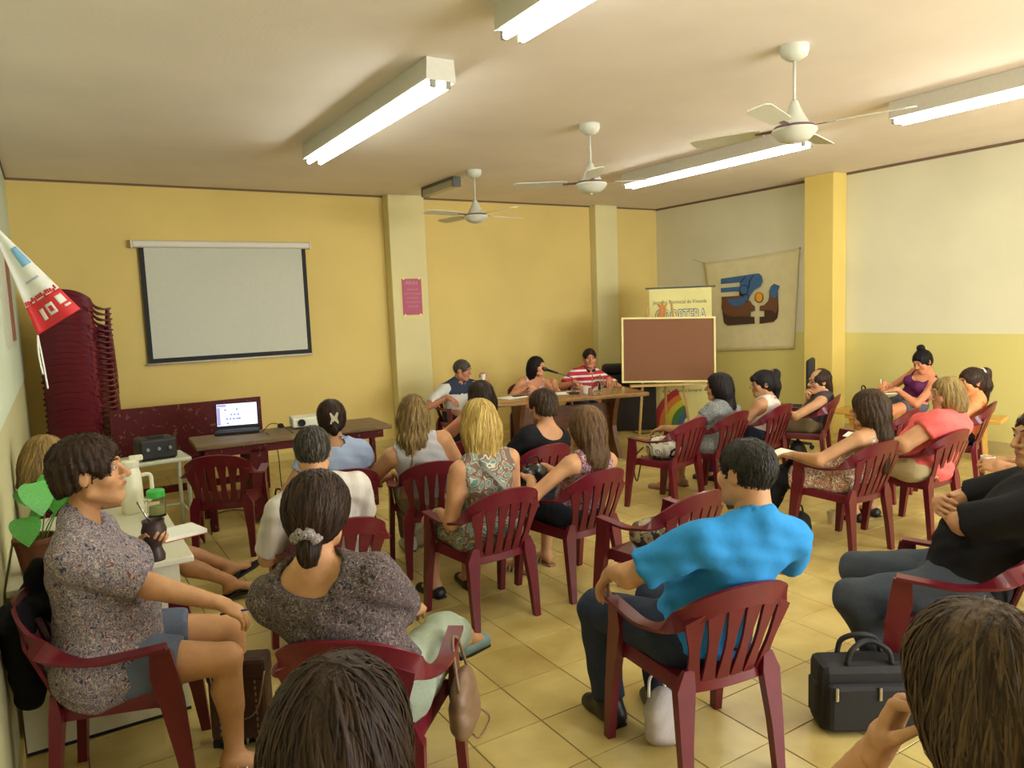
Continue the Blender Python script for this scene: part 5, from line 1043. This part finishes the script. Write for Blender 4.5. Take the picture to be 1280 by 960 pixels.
J['p1'] = person('man with greying hair in a navy and white polo shirt drinking mate', *pos('p1'), (578, 463), (184, 124, 92), hf=.06, look=(34, 12, 0), g=1.05, sw=.21, male=True, neck_r=.06, hair=dict(style='short', t=.010), hairm=h_grey, strands=300, slen=.03,
    top=dict(kind='tee', mat=striped('white_navy_polo', [(206, 204, 196), (52, 56, 74)], .62, .43, 2, (.88,)), sleeve=.85, loose=.010, collar=fab('navy_collar', (46, 52, 70)), yoke=fab('navy_panel', (52, 58, 76)), neck=(.066, .066, .04)), bottom=dict(mat=jean, len=2.), shoes=dict(type='shoe', mat=sh_blk), arms=(dict(px=(606, 471), at=(-.18, .28), d=(.3, .2, .9), n=(-.2, .9, 0), pole=(-.8, .2, -.9)), dict(h=(.24, .24, .72), pole=(.9, -.3, -.6))), hands=(.9, .4), res=1.25)
J['p2'] = person('woman with long dark hair in a pink strappy top speaking into the microphone', *pos('p2'), (671, 458), (206, 142, 104), hf=.06, look=(38, 0, 0), g=.98, sw=.18, bust=.9, hair=dict(style='long', t=.010, len=.34, w=1.25, front=False), hairm=h_black, strands=500, slen=.18,
    top=dict(kind='tank', mat=cloth('pink_print', [(192, 120, 120), (222, 196, 190), (170, 88, 96)], 30, 'noise', .85, .2), neck=(.095, .10, .10), neck_f=.04, armhole=1.0), bottom=dict(mat=jean, len=2.), shoes=dict(type='flat', mat=sh_blk), arms=(dict(px=(693, 478), at=(-.14, .26), d=(.2, .3, .9), n=(-.3, .9, 0), pole=(-.9, .1, -.9)), dict(h=(.10, .42, .79), pole=(.9, -.3, -.6))), hands=(1., .4), res=1.2)
J['p3'] = person('man in a red and white striped polo shirt behind the glass jug', *pos('p3'), (737, 448), (190, 126, 92), hf=.03, look=(-12, 2, 0), g=1.02, sw=.19, male=True, neck_r=.056, hair=dict(style='short', t=.010), hairm=h_dark, strands=300, slen=.03,
    top=dict(kind='tee', mat=striped('red_white_stripe', [(172, 34, 52), (216, 206, 202)], .072, 0, 2, (.66,)), sleeve=.8, loose=.008, collar=fab('dark_collar', (34, 28, 36)), neck=(.068, .07, .055), neck_f=.03), bottom=dict(mat=jean, len=2.), shoes=dict(type='shoe', mat=sh_blk), arms=(dict(h=(-.20, .36, .77), pole=(-.9, -.3, -.6)), dict(h=(.22, .38, .77), pole=(.9, -.3, -.6))), hands=(.4, .4), res=1.2)
#@@THINGS
# ------------------------------------------------------------------ worn and held pieces (parts of their persons)
def worn(k, name, mb, mat, smooth=True): return mb.build(name, mat, J[k]['root'], smooth=smooth)
def ring_pts(c, a, b, ra, rb, n=20, wob=0): return [np.array(c)+ra*math.cos(q)*np.array(a)+rb*math.sin(q)*np.array(b)+wob*math.sin(q*5)*np.cross(a, b) for q in np.linspace(0, 2*math.pi, n+1)[:-1]]
P = J['scrunch']; worn('scrunch', 'scrunchie', MB().tube(ring_pts(P['hp'](.012, -.104, -.052), P['Rh'][:, 0], nrm3(P['Rh']@np.array([0, -.8, .6])), .032, .027, 22, .006), [.017+.005*math.sin(i*2.1) for i in range(22)], 9, closed=True), cloth('scrunchie_print', [(60, 52, 54), (168, 156, 150), (110, 98, 100), (186, 176, 168)], 90, 'noise'))
P = J['lightblue']; c = P['hp'](0, -.117, .02); X3, Y3, Z3 = P['Rh'][:, 0], P['Rh'][:, 1], P['Rh'][:, 2]; m_clip = plain('clip_silver', (196, 186, 150), .35, .2, 80, metal=.3)
for s in (-1, 1):
    poly = [(.0, -.012), (.022, -.036), (.028, -.03), (.018, 0), (.028, .034), (.02, .04), (.0, .012)]; Mc = np.eye(4); Mc[:3, 0] = X3*s; Mc[:3, 1] = Z3; Mc[:3, 2] = -Y3; Mc[:3, 3] = c
    worn('lightblue', 'hair_clip', MB().prism(poly, .012, Matrix(Mc.tolist())), m_clip, False)
P = J['orange']; worn('orange', 'hair_tie', MB().tube(ring_pts(P['hp'](0, -.11, .07), P['Rh'][:, 0], P['Rh'][:, 2], .034, .034, 14), .010, 8, closed=True), plain('hair_tie_white', (230, 226, 216), .6, .05))
P = J['pony']; worn('pony', 'hair_tie', MB().tube(ring_pts(P['hp'](0, -.10, .088), P['Rh'][:, 0], P['Rh'][:, 2], .032, .032, 14), .007, 8, closed=True), plain('hair_tie_pink', (200, 120, 130), .6, .05))
P = J['bald']; m_fr = plain('spectacle_frame', (60, 50, 44), .3, 0)
for s in (-1, 1):
    g_ = worn('bald', 'spectacle_rim', MB().tube(ring_pts(P['hp'](s*.033, .106, .010), P['Rh'][:, 0], P['Rh'][:, 2], .023, .017, 16), .0022, 6, closed=True), m_fr)
    worn('bald', 'spectacle_arm', MB().tube([P['hp'](s*.056, .104, .012), P['hp'](s*.080, .0, .012)], .0022, 6), m_fr)
def strap(k, pts, w, th, mat, name='bag_strap'):
    pts = cr(pts, 5); n = len(pts); tg = [nrm3(pts[min(i+1, n-1)]-pts[max(i-1, 0)]) for i in range(n)]; return pts, tg
P = J['paisley']; T_ = P['T']
pts = cr([T_(1.0, -.02, -.085), T_(.88, -.115, -.06), T_(.62, -.150, .03), T_(.34, -.158, .11), T_(.14, -.13, .185), T_(.08, .0, .225)], 5); n = len(pts)
tg = [nrm3(pts[min(i+1, n-1)]-pts[max(i-1, 0)]) for i in range(n)]; ou = [nrm3(p-(P['T'](.5)+P['up']*((p-P['T'](.5))@P['up']))) for p in pts]
worn('paisley', 'bag_strap', MB().ribbon(pts, [nrm3(np.cross(a_, b_))*.009 for a_, b_ in zip(tg, ou)], [b_*.002 for b_ in ou]), plain('strap_grey', (136, 138, 126), .6, .05), False)
def wrist(k, i, mat, name, r=.032, w=.010):
    (s0, e, wv, hd, nn) = J[k]['arms'][i]; ax_ = nrm3(wv-e); a_ = nrm3(np.cross(ax_, (0, 0, 1))); b_ = np.cross(ax_, a_); worn(k, name, MB().tube(ring_pts(wv-ax_*.02, a_, b_, r, r, 16), w, 6, closed=True), mat)
wrist('pink', 0, plain('watch_white', (224, 222, 214), .3, .05), 'wristwatch', .036, .008); wrist('grayman', 0, plain('band_green', (90, 230, 80), .4, .05), 'green_wristband', .036, .012)
def handpt(k, i, f=.075): (s0, e, w, hd, nn) = J[k]['arms'][i]; return J[k]['l2w'](w+hd*f-nrm3(nn)*.02)
def blob(name, label, cat, loc, rz, sdf, mat, vox=.010, disp=None):
    t_ = thing(name, label, cat, loc, rz); V_, F_ = sdf.build(vox, disp=disp); link('bag_body', mesh_from(name, V_, F_, mat, smooth=True), t_); return t_
crump = lambda a, f: (lambda X, Y, Z: a*np.sin(X*f+2*np.sin(Z*f*.6))*np.sin(Z*f*.9+Y*f*.7))

# mate gourd and straw in the left woman's hand
p = handpt('left', 0, .06); p = np.array([p[0], p[1], p[2]]); t = thing('mate_gourd', 'dark mate gourd with a metal straw held by the woman in the printed top', 'mate cup', (p[0], p[1], p[2]-.085))
smooth_by_angle(MB().lathe([(0, 0), (.034, 0), (.036, .02), (.026, .05), (.024, .065), (.045, .10), (.048, .125), (.040, .15), (.043, .165), (.038, .165), (.034, .15), (.0, .145)], 20).build('gourd', plain('gourd_brown', (58, 40, 38), .45, .12), t)); MB().tube([(0, 0, .13), (-.05, .01, .245)], .004, 6).build('straw', plain('straw_metal', (170, 170, 165), .25, 0, metal=1.), t, smooth=True)
# pen under the left woman's resting hand
p = handpt('left', 1, .05); tag(MB().tube([(p[0]-.03, p[1]+.02, p[2]-.005), (p[0]+.07, p[1]-.035, p[2]+.01)], .0045, 6).build('pen', plain('pen_blue', (40, 50, 96), .4, 0), None, smooth=True), 'blue pen under the hand of the woman in the printed top', 'pen')
# heart-leaved plant on the desk
t = thing('potted_plant', 'potted plant with heart-shaped green leaves on the white desk by the wall', 'plant', (-.13, 3.72, dz)); m_leaf = plain('leaf_green', (84, 168, 66), .45, .18, 18); m_pot = plain('pot_clay', (120, 70, 48), .8, .1)
smooth_by_angle(MB().lathe([(0, 0), (.06, 0), (.08, .13), (.086, .13), (.086, .15), (.074, .15), (.07, .125), (0, .125)], 20).build('pot', m_pot, t))
def leaf_mesh():
    ol = [(0, 0), (.25, -.12), (.48, .02), (.52, .28), (.40, .58), (.18, .86), (0, 1.05)]; V = []; F = []; n = 8
    L_ = cr([(x_, y_, 0) for x_, y_ in ol], 3); m_ = len(L_)
    for i, q in enumerate(L_):
        for s, fx in ((-1, 1), (-1, .5), (0, 0), (1, .5), (1, 1)): V.append((s*q[0]*fx, q[1] if fx == 1 else q[1]*.97+.02, .10*(q[0]*fx)**2*1.5-.10*q[1]**2))
    for i in range(m_-1):
        for k in range(4): a_ = i*5+k; F.append((a_, a_+1, a_+6, a_+5))
    return mesh_from('leaf', V, F, m_leaf, smooth=True)
lme = leaf_mesh()
for i, (dx, dy, dz2, az, tilt, sc_) in enumerate([(.02, -.05, .38, 200, 62, .13), (.10, -.02, .40, 150, 70, .15), (.04, .02, .28, 110, 50, .12), (-.03, -.06, .24, 190, 60, .11), (.10, .05, .25, 80, 45, .11), (.13, -.08, .16, 170, 60, .12), (.0, .10, .34, 20, 40, .12), (.16, .02, .32, 120, 65, .12)]):
    lf = link('leaf', lme, t, (dx, dy, dz2), (math.radians(-tilt), 0, math.radians(az))); lf.scale = (sc_,)*3
    MB().tube(cr([(dx*.2, dy*.2, .12), (dx*.6, dy*.6, dz2*.8), (dx, dy, dz2)], 4), .003, 5).build('stem', plain('stem_green', (96, 130, 60), .6), t, smooth=True)
# dark jacket over the back of the left woman's chair
x_, y_, r_ = CH['left']; q = SDF().cone((-.16, -.30, .70), (.10, -.33, .74), .05, .05, .04).cone((-.14, -.30, .66), (-.10, -.30, .42), .06, .05, .05).cone((.04, -.33, .66), (.0, -.32, .40), .06, .05, .05).cone((-.14, -.31, .74), (-.10, -.28, .86), .05, .035, .05)
t = thing('dark_jacket', 'dark jacket draped over the chair back beside the plant', 'jacket', (x_, y_, 0), math.radians(r_)); V_, F_ = q.build(.009, disp=crump(.006, 40)); link('jacket_body', mesh_from('jacket', V_, F_, blackc, smooth=True), t)
# brown studded bag standing by the left woman's foot
p = on_z(306, 926, 0); t = thing('brown_bag', 'dark brown stitched leather bag with a chain standing by the sandalled foot', 'bag', (p[0], p[1], 0), math.radians(-28)); m_lea = plain('leather_brown', (66, 38, 28), .5, .2, 30, .2, 60)
MB().bevelbox((-.12, -.05, .03), (.12, .05, .37), .02).build('bag_body', m_lea, t); MB().bevelbox((-.125, -.055, .28), (.125, .055, .38), .02).build('flap', plain('leather_dark', (52, 30, 24), .5, .2), t)
for x_ in (-.075, .0, .075):
    for k in range(9): MB().box((x_-.003, -.054, .06+.027*k), (x_+.003, -.049, .074+.027*k)).build('stitch', plain('stitch_grey', (128, 112, 98), .5, 0), t)
MB().tube(cr([(-.1, -.06, .33), (-.07, -.075, .2), (.0, -.08, .14), (.08, -.075, .17), (.12, -.06, .33)], 5), .004, 6).build('chain', plain('chain_metal', (140, 128, 110), .35, .1, metal=.8), t, smooth=True)
for x_ in (-.1, .1): MB().box((x_-.015, -.04, 0), (x_+.015, .04, .03)).build('foot', m_blk, t)
# tan shoulder bag hung on the scrunchie woman's chair
p = loc2w('scrunch', (.31, .06, .0)); t = thing('tan_bag', 'tan shoulder bag hanging from the armrest beside the scrunchie woman', 'bag', (p[0], p[1], 0), math.radians(-38)); m_tan = plain('leather_tan', (120, 92, 66), .5, .15)
V_, F_ = SDF().ell((0, 0, .42), (.045, .12, .10), .03).ell((0, 0, .36), (.05, .13, .07), .03).build(.008, disp=crump(.003, 50)); link('bag_body', mesh_from('tan_bag', V_, F_, m_tan, smooth=True), t)
MB().tube(cr([(-.0, -.09, .48), (-.02, -.05, .6), (-.03, 0, .635), (-.02, .05, .6), (0, .09, .48)], 5), .006, 6).build('strap', m_tan, t, smooth=True)
MB().tube(cr([(.03, .08, .34), (.07, .11, .28), (.04, .05, .24), (.03, -.03, .30)], 5), .004, 6).build('loose_cord', m_tan, t, smooth=True)
# black bag on the brown-haired woman's lap
p = loc2w('brown', (-.12, .22, .0)); t = blob('lap_bag', 'glossy black handbag on the lap of the brown-haired woman', 'bag', (p[0], p[1], 0), .3, SDF().ell((0, 0, .69), (.11, .075, .085), .03).ell((0, 0, .63), (.12, .08, .06), .03), plain('gloss_black', (20, 18, 20), .25, .1)); MB().tube(cr([(-.07, 0, .75), (-.04, 0, .81), (.04, 0, .81), (.07, 0, .75)], 5), .007, 6).build('handle', m_blk, t, smooth=True)
# striped bag on the spare chair
p = loc2w('zebra', (-.02, .03, 0)); m_zb = cloth('zebra_print', [(198, 194, 172), (44, 40, 38), (206, 200, 178), (60, 54, 46), (186, 180, 160)], 12, 'paisley', .6, .2)
t = blob('striped_bag', 'slouchy black and white patterned bag on the spare armchair', 'bag', (p[0], p[1], 0), .2, SDF().ell((0, 0, .50), (.17, .12, .085), .03).ell((-.03, .02, .55), (.13, .08, .07), .04).ell((.08, -.03, .47), (.1, .1, .06), .03), m_zb, disp=crump(.006, 36))
MB().tube(cr([(-.13, .11, .52), (-.16, .17, .44), (-.15, .20, .30), (-.10, .21, .20), (-.06, .21, .28), (-.07, .17, .43)], 6), .007, 6).build('strap', plain('strap_olive', (70, 62, 40), .6), t, smooth=True)
# bronze handbag on the other spare chair
p = loc2w('bag', (-.03, .0, 0)); t = blob('bronze_handbag', 'slouchy bronze and dark handbag on the armchair before the blue shirt', 'bag', (p[0], p[1], 0), -.2, SDF().ell((0, 0, .50), (.15, .11, .085), .03).cone((-.1, .0, .55), (.1, 0, .57), .04, .045, .05), cloth('bronze_patch', [(70, 58, 48), (104, 88, 70), (150, 136, 112), (52, 44, 40)], 9, 'noise', .35, .4), disp=crump(.007, 34))
MB().tube(cr([(-.12, -.02, .53), (-.10, -.1, .57), (.0, -.13, .60), (.1, -.09, .56)], 5), .008, 6).build('handle', plain('handle_cream', (186, 178, 150), .5), t, smooth=True); MB().tube(cr([(.02, .09, .44), (.12, .10, .46), (.16, .02, .45)], 5), .02, 8).build('scarf', fab('scarf_grey_green', (110, 122, 108)), t, smooth=True)
MB().bevelbox((-.155, -.03, .52), (-.145, .02, .55), .003).build('buckle', plain('buckle_silver', (190, 188, 180), .2, 0, metal=1.), t)
# black briefcase on the tiles
p = on_z(1068, 905, 0); t = thing('black_briefcase', 'black nylon briefcase with handles and silver zips on the floor', 'briefcase', (p[0]+.03, p[1]-.02, 0), math.radians(-34)); m_ny = plain('nylon_black', (24, 23, 24), .7, .15, 120, .15, 300)
MB().bevelbox((-.20, -.07, 0), (.20, .08, .29), .035).build('bag_body', m_ny, t); MB().bevelbox((-.18, -.105, .02), (.18, -.06, .22), .025).build('front_pocket', m_ny, t); MB().bevelbox((-.21, -.04, .05), (-.19, .05, .2), .01).build('side_pocket', m_ny, t)
for y_ in (-.05, .05): MB().tube(cr([(-.09, y_, .285), (-.07, y_, .345), (0, y_*.6, .375), (.07, y_, .345), (.09, y_, .285)], 5), .011, 8).build('handle', m_ny, t, smooth=True)
for x_ in (-.15, .02): MB().bevelbox((x_-.006, -.112, .16), (x_+.006, -.104, .215), .003).build('zip_pull', plain('buckle_silver', (190, 188, 180)), t)
MB().tube(cr([(.2, 0, .2), (.28, .05, .12), (.24, .12, .03), (.12, .16, .02)], 5), .010, 6).build('shoulder_strap', m_ny, t, smooth=True)
# white bag by the blue-shirted man's feet
p = loc2w('blue', (-.09, .12, 0)); t = blob('white_cloth_bag', 'pale cloth bag slumped on the tiles under the blue-shirted man', 'bag', (p[0], p[1], 0), .1, SDF().ell((0, 0, .11), (.085, .06, .12), .03).ell((.03, 0, .05), (.09, .07, .055), .03), fab('pale_lilac_cloth', (186, 176, 172), .06), disp=crump(.006, 40)); MB().tube(cr([(-.05, .02, .2), (-.03, .03, .27), (.03, .03, .27), (.05, .02, .2)], 5), .006, 6).build('handle', m_pap, t, smooth=True)
# plastic carrier bag under the tank-top woman's chair
p = on_z(520, 682, 0); t = blob('carrier_bag', 'translucent pale plastic carrier bag on the floor beneath the grey tank top woman', 'bag', (p[0], p[1], 0), 0, SDF().ell((0, 0, .13), (.12, .09, .14), .04).cone((-.05, 0, .2), (.03, 0, .34), .06, .025, .05), plain('carrier_plastic', (168, 162, 134), .3, .12, 20), disp=crump(.008, 34))
# floor cup
p = on_z(1040, 654, 0); tag(smooth_by_angle(MB().lathe([(0, 0), (.03, 0), (.042, .10), (.044, .102), (.040, .102), (.029, .006), (0, .006)], 18).build('paper_cup', plain('cup_translucent', (206, 190, 150), .4, .03), None, loc=(p[0], p[1], 0))), 'white plastic cup standing on the tiles beside the floral dress chair', 'cup')
# pine bench by the right wall
m_pine = wood('pine', (198, 146, 60), (218, 172, 84), .4, (14, 2, 14)); t = thing('pine_bench', 'yellow pine bench along the right wall', 'bench', (7.96, 4.46, 0), math.radians(15))
MB().bevelbox((-.19, -.82, .405), (.19, .82, .45), .008).build('seat_board', m_pine, t); MB().box((-.02, -.62, .20), (.02, .62, .28)).build('stretcher', m_pine, t); MB().box((-.16, -.70, .36), (-.135, .70, .405)).build('apron', m_pine, t)
pr_ = [(-.15, 0), (-.07, 0), (-.05, .03), (.05, .03), (.07, 0), (.15, 0), (.14, .06), (.10, .14), (.085, .24), (.12, .34), (.16, .405), (-.16, .405), (-.12, .34), (-.085, .24), (-.10, .14), (-.14, .06)]
for y_ in (-.66, .62): MB().prism(pr_, .045, Matrix(((1, 0, 0, 0), (0, 0, 1, y_), (0, 1, 0, 0), (0, 0, 0, 1)))).build('leg_panel', m_pine, t)
p = on_z(1132, 503, .45); t = blob('black_bag', 'black handbag on the pine bench beside the writing woman', 'bag', (7.90, 5.02, 0), .3, SDF().ell((0, 0, .54), (.15, .11, .09), .03).ell((0, 0, .60), (.11, .08, .06), .04), m_ny, disp=crump(.005, 36)); MB().tube(cr([(-.1, 0, .6), (-.06, .02, .7), (.05, .02, .7), (.1, 0, .6)], 5), .008, 6).build('handle', m_ny, t, smooth=True)
p = (handpt('purple', 0, .08)+handpt('purple', 1, .08))/2; t = thing('notepad', 'white notepad held by the writing woman on the bench', 'notepad', (p[0], p[1], p[2]-.03), math.radians(70)); MB().box((-.10, -.07, 0), (.10, .07, .008)).build('pages', m_pap, t); MB().box((-.10, -.07, -.003), (.10, .07, 0)).build('cover', m_blk, t)
p = handpt('purple', 1, .07); tag(MB().tube([p+np.array([0, 0, -.03]), p+np.array([.03, .03, .10])], .005, 6).build('white_pen', m_pap, None, smooth=True), 'white pen in the hand of the writing woman', 'pen')
# papers on laps
for k, lp_, lab, rz in (('floral', (-.16, .30, .625), 'white paper under the hand of the woman in the red floral dress', .2), ('pink', (-.05, .36, .66), 'white papers on the lap of the woman in pink', .4)):
    p = loc2w(k, lp_); o = MB().box((-.11, -.15, 0), (.11, .15, .004)).build('paper_sheet', m_pap, None, loc=p, rot=(.12, 0, rz)); tag(o, lab, 'paper')
# cups in hands
p = (handpt('cupman', 0, .07)+handpt('cupman', 1, .07))/2; tag(smooth_by_angle(MB().lathe([(0, 0), (.028, 0), (.038, .08), (.036, .08), (.027, .006), (0, .006)], 16).build('held_cup', m_cup, None, loc=tuple(p-np.array([0, 0, .03])))), 'white cup held by the person in dark grey trousers', 'cup')
p = handpt('p1', 0, .08); t = thing('white_mate_cup', 'small white cup raised by the man in the navy polo', 'cup', tuple(p-np.array([.02, .02, .03]))); smooth_by_angle(MB().lathe([(0, 0), (.024, 0), (.032, .07), (.03, .07), (.022, .006), (0, .006)], 14).build('cup_body', m_cup, t)); 
# black office chair near the right pillar
p = near_line(983, 488, 6.95, 5.75); p = (p[0], p[1], 0); t = thing('office_chair', 'black upholstered office chair standing near the yellow pillar', 'chair', p, math.radians(30)); m_of = plain('office_black', (30, 28, 30), .75, .1)
MB().bevelbox((-.24, -.24, .42), (.24, .24, .51), .04).build('seat', m_of, t); MB().bevelbox((-.21, -.29, .56), (.21, -.23, 1.06), .05).build('backrest', m_of, t); MB().tube([(0, -.26, .62), (0, -.27, .44), (0, -.1, .40)], .02, 8).build('back_bracket', m_blk, t); MB().tube([(0, 0, .08), (0, 0, .43)], .025, 10).build('gas_column', m_blk, t)
for k in range(5):
    a_ = k*2*math.pi/5; e_ = (.28*math.cos(a_), .28*math.sin(a_)); lg = MB().tube([(0, 0, .10), (e_[0], e_[1], .065)], [.025, .016], 8).build('foot_arm', m_blk, t); MB().tube([(e_[0]-.012, e_[1], .028), (e_[0]+.012, e_[1], .028)], .027, 10).build('caster', m_blk, lg)
# backpack under the balding man's chair
p = loc2w('bald', (-.10, .05, 0)); t = blob('black_backpack', 'black backpack on the floor under the balding man', 'bag', (p[0], p[1], 0), .4, SDF().ell((0, 0, .17), (.13, .09, .17), .03).ell((0, -.07, .11), (.10, .06, .09), .03), m_ny, disp=crump(.004, 36))
MB().tube(cr([(-.04, .0, .33), (0, .0, .37), (.04, 0, .33)], 5), .008, 6).build('handle', m_ny, t, smooth=True)
p = loc2w('floral', (-.17, .24, 0)); t = blob('black_floor_bag', 'black leather bag on the floor in front of the floral dress chair', 'bag', (p[0], p[1], 0), .2, SDF().ell((0, 0, .11), (.12, .07, .115), .03), m_ny, disp=crump(.004, 36)); MB().tube(cr([(-.06, 0, .2), (-.03, 0, .26), (.03, 0, .26), (.06, 0, .2)], 5), .007, 6).build('handle', m_ny, t, smooth=True)
p = loc2w('lightblue', (-.33, .12, 0)); t = blob('navy_bag', 'navy bag hanging beside the woman in the pale blue top', 'bag', (p[0], p[1], 0), .2, SDF().ell((0, 0, .50), (.05, .13, .07), .03), fab('navy_cloth', (34, 38, 58), .1)); MB().tube(cr([(0, -.1, .54), (-.01, -.07, .62), (0, .07, .62), (0, .1, .54)], 5), .007, 6).build('handle', m_ny, t, smooth=True)
# spare chair between the pink top and the bench
p = on_z(1136, 514, .78); chair(p[0]+.02, p[1]+.30, 12, 'maroon plastic armchair standing empty between the floral and pink women and the bench')
